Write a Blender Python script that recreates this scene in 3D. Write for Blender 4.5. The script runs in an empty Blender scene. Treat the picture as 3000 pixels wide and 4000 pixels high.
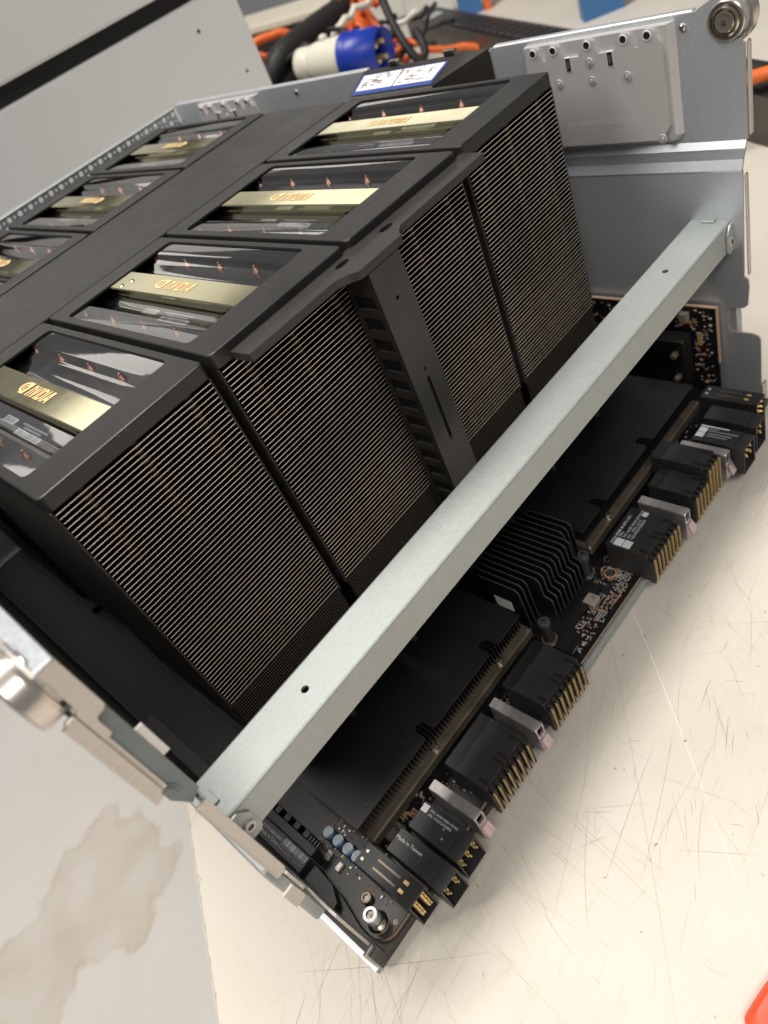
import bpy, math, random
from mathutils import Vector, Matrix

random.seed(7)
S = bpy.context.scene
COL = S.collection
OFF = Vector((0, 0, 0.25))          # modelling frame: bench top at z = -0.25

# ------------------------------------------------------------------ camera
C = Vector((-0.02825803, -0.27523306, 0.13101621))
RT = Vector((0.62435219, -0.70017619, -0.34632015))
DN = Vector((-0.68002969, -0.26903788, -0.68203976))
FW = Vector((0.38437476, 0.661341, -0.64411499))
cam = bpy.data.cameras.new('camera')
cam_o = bpy.data.objects.new('camera', cam)
COL.objects.link(cam_o)
m = Matrix.Identity(4)
for i in range(3):
    m[i][0] = RT[i]; m[i][1] = -DN[i]; m[i][2] = -FW[i]; m[i][3] = (C + OFF)[i]
cam_o.matrix_world = m
cam.sensor_fit = 'VERTICAL'
cam.sensor_height = 36.0
cam.lens = 2901.1 / 4000 * 36.0
cam.clip_start = 0.005
cam.clip_end = 50
cam.dof.use_dof = True
cam.dof.focus_distance = 0.37
cam.dof.aperture_fstop = 9.5
S.camera = cam_o

# ------------------------------------------------------------------ world, lamps, exposure
w = bpy.data.worlds.new('World'); S.world = w; w.use_nodes = True
bg = w.node_tree.nodes['Background']
bg.inputs[0].default_value = (1.0, 0.97, 0.94, 1); bg.inputs[1].default_value = 0.165

def area(name, loc, target, sx, sy, power, col):
    l = bpy.data.lights.new(name, 'AREA'); l.shape = 'RECTANGLE'; l.size = sx; l.size_y = sy
    l.energy = power; l.color = col
    o = bpy.data.objects.new(name, l); COL.objects.link(o)
    o.location = Vector(loc) + OFF
    d = Vector(target) - Vector(loc)
    o.rotation_euler = d.to_track_quat('-Z', 'Y').to_euler()
    return o
WARM = (1.0, 0.94, 0.865)
area('ceiling_lamp_over_bench', (0.22, 0.88, 2.2), (0.21, 0.80, 0), 1.4, 0.5, 55, WARM)
area('ceiling_lamp_behind_camera', (-0.5, -1.1, 1.65), (-0.3, -0.7, 0), 1.4, 0.5, 24, WARM)
area('ceiling_lamp_left_aisle', (-1.3, 0.7, 1.65), (-0.9, 0.5, 0), 0.5, 1.4, 28, WARM)
# area lamps added to put bright reflections on the gold bars
area('ceiling_lamp_far_left', (0.95, 3.70, 1.65), (0.95, 3.70, 0), 1.2, 0.80, 4.6, WARM)
area('ceiling_lamp_far_middle', (3.45, 4.15, 1.65), (3.45, 4.15, 0), 1.0, 1.4, 5.5, WARM)
area('ceiling_lamp_far_right', (4.95, 4.6, 1.65), (4.95, 4.6, 0), 1.2, 2.2, 10.5, WARM)
area('ceiling_lamp_far_aisle', (2.2, 4.75, 1.65), (2.2, 4.75, 0), 1.0, 1.6, 3.2, WARM)

vs = S.view_settings
vs.view_transform = 'Standard'; vs.look = 'None'; vs.gamma = 1.0; vs.use_curve_mapping = False
vs.exposure = 0.0
try:
    S.cycles.use_denoising = True
    S.cycles.max_bounces = 8; S.cycles.transparent_max_bounces = 12
    S.cycles.caustics_reflective = False; S.cycles.caustics_refractive = False
    S.cycles.sample_clamp_indirect = 6.0
except Exception:
    pass

# ------------------------------------------------------------------ materials
MATS = {}
def mat(name, base, rough=0.5, metal=0.0, var=0.0, vscale=60.0, rvar=0.0, bump=0.0, bscale=400.0,
        stretch=None, spec=0.5, coat=0.0, smudge=0.0, dust=0.0):
    """procedural principled material: colour variation, roughness variation and fine relief"""
    m = bpy.data.materials.new(name); m.use_nodes = True
    nt = m.node_tree; N = nt.nodes; L = nt.links
    p = N['Principled BSDF']
    p.inputs['Base Color'].default_value = (*base, 1)
    p.inputs['Roughness'].default_value = rough
    p.inputs['Metallic'].default_value = metal
    p.inputs['Specular IOR Level'].default_value = spec
    p.inputs['Coat Weight'].default_value = coat
    tc = N.new('ShaderNodeTexCoord'); mp = N.new('ShaderNodeMapping')
    L.new(tc.outputs['Object'], mp.inputs[0])
    if stretch: mp.inputs['Scale'].default_value = stretch
    if var or rvar:
        n = N.new('ShaderNodeTexNoise'); n.inputs['Scale'].default_value = vscale
        n.inputs['Detail'].default_value = 5; n.inputs['Roughness'].default_value = 0.6
        L.new(mp.outputs[0], n.inputs['Vector'])
        if var:
            mr = N.new('ShaderNodeMapRange')
            mr.inputs[1].default_value = 0.3; mr.inputs[2].default_value = 0.7
            mr.inputs[3].default_value = 1 - var; mr.inputs[4].default_value = 1 + var
            L.new(n.outputs['Fac'], mr.inputs[0])
            mx = N.new('ShaderNodeVectorMath'); mx.operation = 'SCALE'
            mx.inputs[0].default_value = base
            L.new(mr.outputs[0], mx.inputs['Scale']); L.new(mx.outputs[0], p.inputs['Base Color'])
        if rvar:
            m2 = N.new('ShaderNodeMapRange')
            m2.inputs[1].default_value = 0.3; m2.inputs[2].default_value = 0.7
            m2.inputs[3].default_value = max(0.02, rough - rvar); m2.inputs[4].default_value = rough + rvar
            L.new(n.outputs['Fac'], m2.inputs[0]); L.new(m2.outputs[0], p.inputs['Roughness'])
    if smudge:
        # handling marks: large soft patches that change gloss
        n4 = N.new('ShaderNodeTexNoise'); n4.inputs['Scale'].default_value = 26; n4.inputs['Detail'].default_value = 7; n4.inputs['Roughness'].default_value = 0.65
        n4.inputs['Distortion'].default_value = 0.6
        L.new(tc.outputs['Object'], n4.inputs['Vector'])
        m4 = N.new('ShaderNodeMapRange'); m4.inputs[1].default_value = 0.42; m4.inputs[2].default_value = 0.66
        m4.inputs[3].default_value = -smudge; m4.inputs[4].default_value = smudge
        L.new(n4.outputs['Fac'], m4.inputs[0])
        a4 = N.new('ShaderNodeMath'); a4.operation = 'ADD'; a4.inputs[1].default_value = rough
        if p.inputs['Roughness'].links: L.new(p.inputs['Roughness'].links[0].from_socket, a4.inputs[1])
        L.new(m4.outputs[0], a4.inputs[0]); L.new(a4.outputs[0], p.inputs['Roughness'])
        h4 = N.new('ShaderNodeHueSaturation'); h4.inputs['Color'].default_value = (*base, 1)
        if p.inputs['Base Color'].links: L.new(p.inputs['Base Color'].links[0].from_socket, h4.inputs['Color'])
        v4 = N.new('ShaderNodeMath'); v4.operation = 'MULTIPLY_ADD'; v4.inputs[1].default_value = 0.9; v4.inputs[2].default_value = 1.0
        L.new(m4.outputs[0], v4.inputs[0]); L.new(v4.outputs[0], h4.inputs['Value']); L.new(h4.outputs[0], p.inputs['Base Color'])
    if dust:
        vo = N.new('ShaderNodeTexVoronoi'); vo.inputs['Scale'].default_value = 170
        L.new(tc.outputs['Object'], vo.inputs['Vector'])
        m5 = N.new('ShaderNodeMapRange'); m5.inputs[1].default_value = 0.03; m5.inputs[2].default_value = 0.055
        m5.inputs[3].default_value = dust; m5.inputs[4].default_value = 0.0
        L.new(vo.outputs['Distance'], m5.inputs[0])
        x5 = N.new('ShaderNodeMixRGB'); x5.inputs[1].default_value = (*base, 1); x5.inputs[2].default_value = (0.5, 0.48, 0.45, 1)
        if p.inputs['Base Color'].links: L.new(p.inputs['Base Color'].links[0].from_socket, x5.inputs[1])
        L.new(m5.outputs[0], x5.inputs[0]); L.new(x5.outputs[0], p.inputs['Base Color'])
    if bump:
        b = N.new('ShaderNodeTexNoise'); b.inputs['Scale'].default_value = bscale; b.inputs['Detail'].default_value = 3
        L.new(mp.outputs[0], b.inputs['Vector'])
        bn = N.new('ShaderNodeBump'); bn.inputs['Strength'].default_value = bump; bn.inputs['Distance'].default_value = 0.0004
        L.new(b.outputs['Fac'], bn.inputs['Height']); L.new(bn.outputs[0], p.inputs['Normal'])
    MATS[name] = m
    return m

mat('cover_paint', (0.036, 0.0355, 0.035), 0.37, 0.35, var=0.05, vscale=25, rvar=0.04, bump=0.12, bscale=2200, smudge=0.05, dust=0.35)
mat('bracket_paint', (0.050, 0.048, 0.0465), 0.40, 0.3, var=0.04, vscale=30, bump=0.12, bscale=2200, smudge=0.05, dust=0.3)
mat('side_black', (0.030, 0.027, 0.025), 0.5, 0.2, var=0.2, vscale=90)
mat('fin_black', (0.0022, 0.0022, 0.0026), 0.6, 0.0, spec=0.2)
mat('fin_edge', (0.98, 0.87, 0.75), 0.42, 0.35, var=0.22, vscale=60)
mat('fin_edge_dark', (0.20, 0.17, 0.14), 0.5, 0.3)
mat('core_black', (0.004, 0.004, 0.005), 0.7)
mat('pipe_dim', (0.80, 0.60, 0.38), 0.45, 0.3, var=0.3, vscale=200)
mat('polished_black', (0.03, 0.03, 0.033), 0.12, 0.55, var=0.5, vscale=55, rvar=0.06)
mat('gold', (0.89, 0.84, 0.54), 0.10, 1.0, var=0.04, vscale=40, rvar=0.03)
mat('logo_print', (0.93, 0.66, 0.32), 0.5)
mat('copper', (0.62, 0.31, 0.22), 0.36, 1.0, var=0.3, vscale=300)
mat('galv', (0.60, 0.645, 0.69), 0.42, 0.65, var=0.05, vscale=500, rvar=0.05, bump=0.08, bscale=900)
mat('galv_bar', (0.43, 0.47, 0.465), 0.50, 0.50, var=0.06, vscale=420, rvar=0.04, bump=0.15, bscale=700, dust=0.08)
mat('galv_teal', (0.20, 0.24, 0.25), 0.5, 0.5, var=0.08, vscale=80)
mat('carrier_grey', (0.055, 0.052, 0.049), 0.45, 0.3, var=0.1, vscale=40)
mat('galv_cut', (0.60, 0.56, 0.525), 0.45, 0.6, var=0.08, vscale=200, stretch=(1, 1, 6))
mat('cast_plate', (0.60, 0.59, 0.60), 0.48, 0.45, var=0.03, vscale=60, bump=0.15, bscale=1500)
mat('screw_zinc', (0.60, 0.61, 0.62), 0.35, 0.45, var=0.1, vscale=200)
mat('cast_light', (0.74, 0.73, 0.73), 0.5, 0.3)
mat('zinc', (0.62, 0.64, 0.66), 0.25, 1.0, var=0.1, vscale=200)
mat('nickel', (0.62, 0.55, 0.45), 0.18, 1.0, var=0.1, vscale=150)
mat('guide_metal', (0.50, 0.48, 0.485), 0.36, 0.75, var=0.22, vscale=180, rvar=0.08)
mat('guide_tab', (0.60, 0.51, 0.54), 0.36, 0.8, var=0.25, vscale=220)
mat('hs_black', (0.011, 0.011, 0.012), 0.42, 0.2, var=0.1, vscale=60, bump=0.1, bscale=1800, smudge=0.06, dust=0.4)
mat('hs_edge', (0.075, 0.075, 0.08), 0.4, 0.4)
mat('hs_base', (0.19, 0.16, 0.125), 0.36, 0.6, var=0.2, vscale=70, rvar=0.1)
mat('pcb', (0.010, 0.010, 0.012), 0.35, 0.0, var=0.5, vscale=400)
mat('pcb_edge', (0.52, 0.36, 0.25), 0.6)
mat('plastic_black', (0.026, 0.0265, 0.028), 0.42, 0.0, var=0.12, vscale=120, bump=0.12, bscale=2500)
mat('plastic_dark', (0.009, 0.009, 0.010), 0.5)
mat('contact_gold', (0.96, 0.70, 0.33), 0.30, 0.6, var=0.15, vscale=900)
mat('wafer', (0.035, 0.032, 0.030), 0.5, 0.2)
mat('solder', (0.62, 0.58, 0.53), 0.35, 0.4, var=0.3, vscale=900)
mat('smd_tan', (0.33, 0.20, 0.12), 0.55)
mat('smd_copper', (0.50, 0.27, 0.16), 0.5)
mat('inductor', (0.105, 0.10, 0.095), 0.6, 0.1, bump=0.3, bscale=1500)
mat('inductor_light', (0.30, 0.28, 0.26), 0.6, 0.1, bump=0.3, bscale=1500)
mat('cap_top', (0.24, 0.28, 0.31), 0.4, 0.5, var=0.15, vscale=500)
mat('cap_blue', (0.05, 0.13, 0.34), 0.4)
mat('print_white', (0.72, 0.74, 0.77), 0.6)
mat('print_grey', (0.27, 0.27, 0.28), 0.6)
mat('label_white', (0.80, 0.80, 0.82), 0.5)
mat('label_blue', (0.03, 0.07, 0.32), 0.4)
mat('label_ink', (0.18, 0.19, 0.20), 0.6)
mat('label_red', (0.6, 0.12, 0.10), 0.6)
mat('roller_steel', (0.66, 0.61, 0.57), 0.28, 0.85, var=0.08, vscale=100)
mat('roller_dark', (0.24, 0.20, 0.17), 0.35, 0.8)
mat('roller_hub', (0.42, 0.37, 0.33), 0.32, 0.8, var=0.1, vscale=200)
mat('panel_steel', (0.90, 0.915, 0.93), 0.38, 0.0, var=0.015, vscale=5)
mat('panel_gap', (0.012, 0.010, 0.010), 0.6)
mat('plug_white', (0.82, 0.80, 0.69), 0.45)
mat('plug_blue', (0.012, 0.045, 0.42), 0.35)
mat('cable_orange', (0.78, 0.16, 0.035), 0.5)
mat('cable_red', (0.62, 0.06, 0.03), 0.5)
mat('rubber_black', (0.016, 0.016, 0.017), 0.55, var=0.2, vscale=200)
mat('pdu_black', (0.022, 0.021, 0.021), 0.42, 0.3, var=0.2, vscale=40)
mat('pdu_side', (0.075, 0.062, 0.056), 0.35, 0.4, var=0.2, vscale=12)
mat('blue_steel', (0.05, 0.17, 0.42), 0.5)
mat('beige_board', (0.62, 0.58, 0.48), 0.6, var=0.05, vscale=20)
mat('white_plastic', (0.80, 0.79, 0.72), 0.45)
mat('red_plastic', (0.78, 0.085, 0.035), 0.42, var=0.05, vscale=30)
mat('wood_edge', (0.24, 0.11, 0.06), 0.7, var=0.3, vscale=200)
mat('scratch_dark', (0.43, 0.38, 0.31), 0.8)
mat('scratch_soft', (0.58, 0.535, 0.46), 0.8)
mat('scratch_pale', (0.88, 0.85, 0.78), 0.6)

def film_material():
    """clear thermoformed sheet: transparent, mirror-like at grazing angles"""
    m = bpy.data.materials.new('clear_film'); m.use_nodes = True
    nt = m.node_tree; N = nt.nodes; L = nt.links
    for n in list(N): N.remove(n)
    out = N.new('ShaderNodeOutputMaterial'); mix = N.new('ShaderNodeMixShader')
    tr = N.new('ShaderNodeBsdfTransparent'); tr.inputs[0].default_value = (0.92, 0.93, 0.94, 1)
    gl = N.new('ShaderNodeBsdfGlossy'); gl.inputs['Roughness'].default_value = 0.03
    fr = N.new('ShaderNodeLayerWeight'); fr.inputs['Blend'].default_value = 0.5
    ns = N.new('ShaderNodeTexNoise'); ns.inputs['Scale'].default_value = 70; ns.inputs['Detail'].default_value = 3
    tc = N.new('ShaderNodeTexCoord'); L.new(tc.outputs['Object'], ns.inputs['Vector'])
    bp = N.new('ShaderNodeBump'); bp.inputs['Strength'].default_value = 0.04; bp.inputs['Distance'].default_value = 0.0006
    L.new(ns.outputs['Fac'], bp.inputs['Height'])
    L.new(bp.outputs[0], gl.inputs['Normal']); L.new(bp.outputs[0], fr.inputs['Normal'])
    pw = N.new('ShaderNodeMath'); pw.operation = 'POWER'; pw.inputs[1].default_value = 2.5
    md = N.new('ShaderNodeMath'); md.operation = 'MULTIPLY_ADD'; md.inputs[1].default_value = 0.94; md.inputs[2].default_value = 0.09
    L.new(fr.outputs['Facing'], pw.inputs[0]); L.new(pw.outputs[0], md.inputs[0]); L.new(md.outputs[0], mix.inputs[0]); L.new(tr.outputs[0], mix.inputs[1]); L.new(gl.outputs[0], mix.inputs[2])
    L.new(mix.outputs[0], out.inputs[0])
    MATS['film'] = m
film_material()

def bench_material():
    m = bpy.data.materials.new('bench_laminate'); m.use_nodes = True
    nt = m.node_tree; N = nt.nodes; L = nt.links; p = N['Principled BSDF']
    tc = N.new('ShaderNodeTexCoord')
    big = N.new('ShaderNodeTexNoise'); big.inputs['Scale'].default_value = 9; big.inputs['Detail'].default_value = 6
    L.new(tc.outputs['Object'], big.inputs['Vector'])
    r1 = N.new('ShaderNodeValToRGB')
    r1.color_ramp.elements[0].position = 0.3; r1.color_ramp.elements[0].color = (0.645, 0.603, 0.532, 1)
    r1.color_ramp.elements[1].position = 0.7; r1.color_ramp.elements[1].color = (0.710, 0.668, 0.598, 1)
    L.new(big.outputs['Fac'], r1.inputs[0])
    # rubbed-in grime: patchy, streaky
    g = N.new('ShaderNodeTexNoise'); g.inputs['Scale'].default_value = 60; g.inputs['Detail'].default_value = 8
    g.inputs['Roughness'].default_value = 0.75
    L.new(tc.outputs['Object'], g.inputs['Vector'])
    gm = N.new('ShaderNodeMapRange'); gm.inputs[1].default_value = 0.56; gm.inputs[2].default_value = 0.78
    gm.inputs[3].default_value = 0; gm.inputs[4].default_value = 0.24
    L.new(g.outputs['Fac'], gm.inputs[0])
    mx = N.new('ShaderNodeMixRGB'); mx.inputs[2].default_value = (0.40, 0.35, 0.27, 1)
    L.new(gm.outputs[0], mx.inputs[0]); L.new(r1.outputs[0], mx.inputs[1])
    last = mx.outputs[0]
    # long hair-line scratches: level lines of stretched noise, several directions
    rnd = random.Random(3)
    for k in range(7):
        mp = N.new('ShaderNodeMapping')
        mp.inputs['Rotation'].default_value = (0, 0, rnd.uniform(0, math.pi))
        mp.inputs['Location'].default_value = (rnd.uniform(0, 9), rnd.uniform(0, 9), 0)
        mp.inputs['Scale'].default_value = (1.2, 34.0, 1)
        L.new(tc.outputs['Object'], mp.inputs[0])
        n = N.new('ShaderNodeTexNoise'); n.inputs['Scale'].default_value = 1.6; n.inputs['Detail'].default_value = 1.5
        L.new(mp.outputs[0], n.inputs['Vector'])
        sb = N.new('ShaderNodeMath'); sb.operation = 'SUBTRACT'; sb.inputs[1].default_value = 0.5 + rnd.uniform(-0.08, 0.08)
        ab = N.new('ShaderNodeMath'); ab.operation = 'ABSOLUTE'
        mr = N.new('ShaderNodeMapRange'); mr.inputs[1].default_value = 0.0; mr.inputs[2].default_value = 0.006
        mr.inputs[3].default_value = 0.13; mr.inputs[4].default_value = 0.0
        L.new(n.outputs['Fac'], sb.inputs[0]); L.new(sb.outputs[0], ab.inputs[0]); L.new(ab.outputs[0], mr.inputs[0])
        br = N.new('ShaderNodeTexNoise'); br.inputs['Scale'].default_value = 14 + 5 * k
        L.new(tc.outputs['Object'], br.inputs['Vector'])
        bm = N.new('ShaderNodeMapRange'); bm.inputs[1].default_value = 0.45; bm.inputs[2].default_value = 0.62
        L.new(br.outputs['Fac'], bm.inputs[0])
        ml = N.new('ShaderNodeMath'); ml.operation = 'MULTIPLY'
        L.new(mr.outputs[0], ml.inputs[0]); L.new(bm.outputs[0], ml.inputs[1])
        mk = N.new('ShaderNodeMixRGB'); mk.inputs[2].default_value = (0.30, 0.25, 0.18, 1)
        L.new(ml.outputs[0], mk.inputs[0]); L.new(last, mk.inputs[1]); last = mk.outputs[0]
    L.new(last, p.inputs['Base Color'])
    p.inputs['Roughness'].default_value = 0.5
    MATS['bench'] = m
bench_material()

def floor_material(stains):
    m = bpy.data.materials.new('floor_vinyl'); m.use_nodes = True
    nt = m.node_tree; N = nt.nodes; L = nt.links; p = N['Principled BSDF']
    tc = N.new('ShaderNodeTexCoord')
    n1 = N.new('ShaderNodeTexNoise'); n1.inputs['Scale'].default_value = 3; n1.inputs['Detail'].default_value = 6
    L.new(tc.outputs['Object'], n1.inputs['Vector'])
    r = N.new('ShaderNodeValToRGB')
    r.color_ramp.elements[0].position = 0.3; r.color_ramp.elements[0].color = (0.57, 0.56, 0.535, 1)
    r.color_ramp.elements[1].position = 0.7; r.color_ramp.elements[1].color = (0.63, 0.615, 0.59, 1)
    L.new(n1.outputs['Fac'], r.inputs[0])
    # dried spill: union of blobs with a wavy outline
    n2 = N.new('ShaderNodeTexNoise'); n2.inputs['Scale'].default_value = 10; n2.inputs['Detail'].default_value = 7; n2.inputs['Roughness'].default_value = 0.6
    L.new(tc.outputs['Object'], n2.inputs['Vector'])
    cen = N.new('ShaderNodeVectorMath'); cen.operation = 'SUBTRACT'; cen.inputs[1].default_value = (0.5, 0.5, 0.5)
    L.new(n2.outputs['Color'], cen.inputs[0])
    sc = N.new('ShaderNodeVectorMath'); sc.operation = 'SCALE'; sc.inputs['Scale'].default_value = 0.14
    L.new(cen.outputs[0], sc.inputs[0])
    ad = N.new('ShaderNodeVectorMath'); ad.operation = 'ADD'
    L.new(tc.outputs['Object'], ad.inputs[0]); L.new(sc.outputs[0], ad.inputs[1])
    sx = N.new('ShaderNodeSeparateXYZ'); L.new(ad.outputs[0], sx.inputs[0])
    cx = N.new('ShaderNodeCombineXYZ'); L.new(sx.outputs[0], cx.inputs[0]); L.new(sx.outputs[1], cx.inputs[1])
    last = None
    for (x, y, rad) in stains:
        d = N.new('ShaderNodeVectorMath'); d.operation = 'DISTANCE'; d.inputs[1].default_value = (x, y, 0)
        L.new(cx.outputs[0], d.inputs[0])
        s = N.new('ShaderNodeMath'); s.operation = 'SUBTRACT'; s.inputs[1].default_value = rad
        L.new(d.outputs['Value'], s.inputs[0])
        if last is None: last = s.outputs[0]
        else:
            mn = N.new('ShaderNodeMath'); mn.operation = 'SMOOTH_MIN'; mn.inputs[2].default_value = 0.02
            L.new(last, mn.inputs[0]); L.new(s.outputs[0], mn.inputs[1]); last = mn.outputs[0]
    rr = N.new('ShaderNodeValToRGB'); cr = rr.color_ramp
    cr.elements[0].position = 0.0; cr.elements[0].color = (0.50, 0.50, 0.50, 1)
    cr.elements[1].position = 1.0; cr.elements[1].color = (0, 0, 0, 1)
    e = cr.elements.new(0.42); e.color = (0.40, 0.40, 0.40, 1)
    e = cr.elements.new(0.465); e.color = (0.66, 0.66, 0.66, 1)
    e = cr.elements.new(0.525); e.color = (0, 0, 0, 1)
    mr = N.new('ShaderNodeMapRange'); mr.inputs[1].default_value = -0.1; mr.inputs[2].default_value = 0.1
    L.new(last, mr.inputs[0]); L.new(mr.outputs[0], rr.inputs[0])
    n3 = N.new('ShaderNodeTexNoise'); n3.inputs['Scale'].default_value = 11; n3.inputs['Detail'].default_value = 5
    L.new(tc.outputs['Object'], n3.inputs['Vector'])
    q3 = N.new('ShaderNodeMapRange'); q3.inputs[1].default_value = 0.35; q3.inputs[2].default_value = 0.65
    q3.inputs[3].default_value = 0.45; q3.inputs[4].default_value = 1.15
    L.new(n3.outputs['Fac'], q3.inputs[0])
    ml = N.new('ShaderNodeMath'); ml.operation = 'MULTIPLY'; L.new(rr.outputs[0], ml.inputs[0]); L.new(q3.outputs[0], ml.inputs[1])
    mx = N.new('ShaderNodeMixRGB'); mx.inputs[2].default_value = (0.42, 0.345, 0.255, 1)
    L.new(ml.outputs[0], mx.inputs[0]); L.new(r.outputs[0], mx.inputs[1])
    L.new(mx.outputs[0], p.inputs['Base Color']); p.inputs['Roughness'].default_value = 0.5
    MATS['floor'] = m

# ------------------------------------------------------------------ mesh helpers
class MB:
    """collects faces; build() links them as one mesh object. Coordinates in the modelling frame."""
    def __init__(s): s.v = []; s.f = []; s.m = []; s.sm = []; s.mats = []
    def mi(s, name):
        if name not in s.mats: s.mats.append(name)
        return s.mats.index(name)
    def face(s, pts, mt, smooth=False):
        b = len(s.v); s.v += [tuple(p) for p in pts]; s.f.append(list(range(b, b + len(pts))))
        s.m.append(s.mi(mt)); s.sm.append(smooth)
    def loops(s, rings, mt, close=True, smooth=False, cap0=False, cap1=False):
        """skin a list of equally long vertex rings"""
        b = len(s.v); n = len(rings[0])
        for r in rings: s.v += [tuple(p) for p in r]
        k = s.mi(mt)
        for i in range(len(rings) - 1):
            for j in range(n if close else n - 1):
                j2 = (j + 1) % n
                s.f.append([b + i*n + j, b + i*n + j2, b + (i+1)*n + j2, b + (i+1)*n + j]); s.m.append(k); s.sm.append(smooth)
        if cap0: s.f.append([b + j for j in range(n)][::-1]); s.m.append(k); s.sm.append(False)
        if cap1: s.f.append([b + (len(rings)-1)*n + j for j in range(n)]); s.m.append(k); s.sm.append(False)
    def box(s, x0, x1, y0, y1, z0, z1, mt, bev=0.0, mats=None):
        if x0 > x1: x0, x1 = x1, x0
        if y0 > y1: y0, y1 = y1, y0
        if z0 > z1: z0, z1 = z1, z0
        mats = mats or {}
        g = lambda k: mats.get(k, mt)
        if bev <= 0:
            P = lambda a, b, c: ((x0, x1)[a], (y0, y1)[b], (z0, z1)[c])
            s.face([P(0,0,0), P(0,1,0), P(1,1,0), P(1,0,0)], g('-z'))
            s.face([P(0,0,1), P(1,0,1), P(1,1,1), P(0,1,1)], g('+z'))
            s.face([P(0,0,0), P(1,0,0), P(1,0,1), P(0,0,1)], g('-y'))
            s.face([P(0,1,0), P(0,1,1), P(1,1,1), P(1,1,0)], g('+y'))
            s.face([P(0,0,0), P(0,0,1), P(0,1,1), P(0,1,0)], g('-x'))
            s.face([P(1,0,0), P(1,1,0), P(1,1,1), P(1,0,1)], g('+x'))
        else:
            e = bev
            r = lambda i, z: [(x0+i+e, y0+i, z), (x1-i-e, y0+i, z), (x1-i, y0+i+e, z), (x1-i, y1-i-e, z),
                              (x1-i-e, y1-i, z), (x0+i+e, y1-i, z), (x0+i, y1-i-e, z), (x0+i, y0+i+e, z)]
            s.loops([r(e, z0), r(0, z0+e), r(0, z1-e), r(e, z1)], mt, cap0=True, cap1=True)
    def prism(s, poly, axis, a0, a1, mt, side=None, bev=0.0):
        """extrude a 2D polygon; axis 'x': poly=(y,z), 'y': (x,z), 'z': (x,y)"""
        def P(q, a):
            return {'x': (a, q[0], q[1]), 'y': (q[0], a, q[1]), 'z': (q[0], q[1], a)}[axis]
        s.loops([[P(q, a0) for q in poly], [P(q, a1) for q in poly]], side or mt)
        s.face([P(q, a0) for q in poly][::-1], mt); s.face([P(q, a1) for q in poly], mt)
    def cyl(s, c, r, h, mt, axis='z', n=20, top=None, r2=None, smooth=True):
        r2 = r if r2 is None else r2
        ring = lambda rad, t: [_ax(c, axis, rad*math.cos(2*math.pi*i/n), rad*math.sin(2*math.pi*i/n), t) for i in range(n)]
        s.loops([ring(r, 0), ring(r2, h)], mt, smooth=smooth)
        s.face(ring(r, 0)[::-1], mt); s.face(ring(r2, h), top or mt)
    def lathe(s, c, prof, mt, axis='z', n=28, smooth=True):
        """prof: list of (radius, height, material or None)"""
        rings = []
        for (rad, t) in [(q[0], q[1]) for q in prof]:
            rings.append([_ax(c, axis, rad*math.cos(2*math.pi*i/n), rad*math.sin(2*math.pi*i/n), t) for i in range(n)])
        for i in range(len(rings)-1):
            mm = prof[i+1][2] if len(prof[i+1]) > 2 else mt
            s.loops([rings[i], rings[i+1]], mm, smooth=smooth)
    def tube(s, pts, r, mt, n=10, wob=None):
        pts = [Vector(p) for p in pts]; rings = []
        up = Vector((0.13, 0.2, 0.97))
        for i, p in enumerate(pts):
            t = (pts[min(i+1, len(pts)-1)] - pts[max(i-1, 0)]).normalized()
            a = t.cross(up).normalized(); b = t.cross(a)
            rr = r if wob is None else r * wob(i)
            rings.append([p + a*rr*math.cos(2*math.pi*k/n) + b*rr*math.sin(2*math.pi*k/n) for k in range(n)])
        s.loops(rings, mt, smooth=True, cap0=True, cap1=True)
    def build(s, name, parent=None, origin=None, extra=None):
        o = mesh_obj(name, s, parent, origin)
        return o

def _ax(c, axis, a, b, t):
    if axis == 'z': return (c[0]+a, c[1]+b, c[2]+t)
    if axis == 'y': return (c[0]+a, c[1]+t, c[2]+b)
    return (c[0]+t, c[1]+a, c[2]+b)

def org(o):
    return Vector(o['_org']) if '_org' in o.keys() else Vector((0, 0, 0))

ORG = {}
def mesh_obj(name, mb, parent=None, origin=None):
    if parent is not None: origin = ORG[parent.name]
    elif origin is None: origin = Vector((0, 0, 0))
    origin = Vector(origin)
    me = bpy.data.meshes.new(name)
    me.from_pydata([tuple(Vector(v) - origin) for v in mb.v], [], mb.f)
    for k in mb.mats: me.materials.append(MATS[k])
    me.polygons.foreach_set('material_index', mb.m)
    me.polygons.foreach_set('use_smooth', mb.sm)
    me.update()
    o = bpy.data.objects.new(name, me); COL.objects.link(o)
    if parent is not None: o.parent = parent
    else: o.location = origin + OFF
    ORG[o.name] = origin
    return o

def thing(name, label, cat, origin, group=None, kind=None):
    o = bpy.data.objects.new(name, None); COL.objects.link(o)
    o.location = Vector(origin) + OFF; ORG[o.name] = Vector(origin)
    o.empty_display_size = 0.02
    return tag(o, label, cat, group, kind)

def tag(o, label, cat=None, group=None, kind=None):
    if label: o['label'] = label
    if cat: o['category'] = cat
    if group: o['group'] = group
    if kind: o['kind'] = kind
    return o

def copy_tree(o, parent=None, shift=None, skip=()):
    c = o.copy(); COL.objects.link(c); c.parent = parent
    ORG[c.name] = ORG.get(o.name, Vector((0, 0, 0)))
    if shift is not None:
        c.location = o.location + Vector(shift); ORG[c.name] = ORG.get(o.name, Vector((0, 0, 0))) + Vector(shift)
    for ch in list(o.children):
        if ch.name.split('.')[0] in skip: continue
        copy_tree(ch, c)
        # children keep their local transform
    return c

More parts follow.
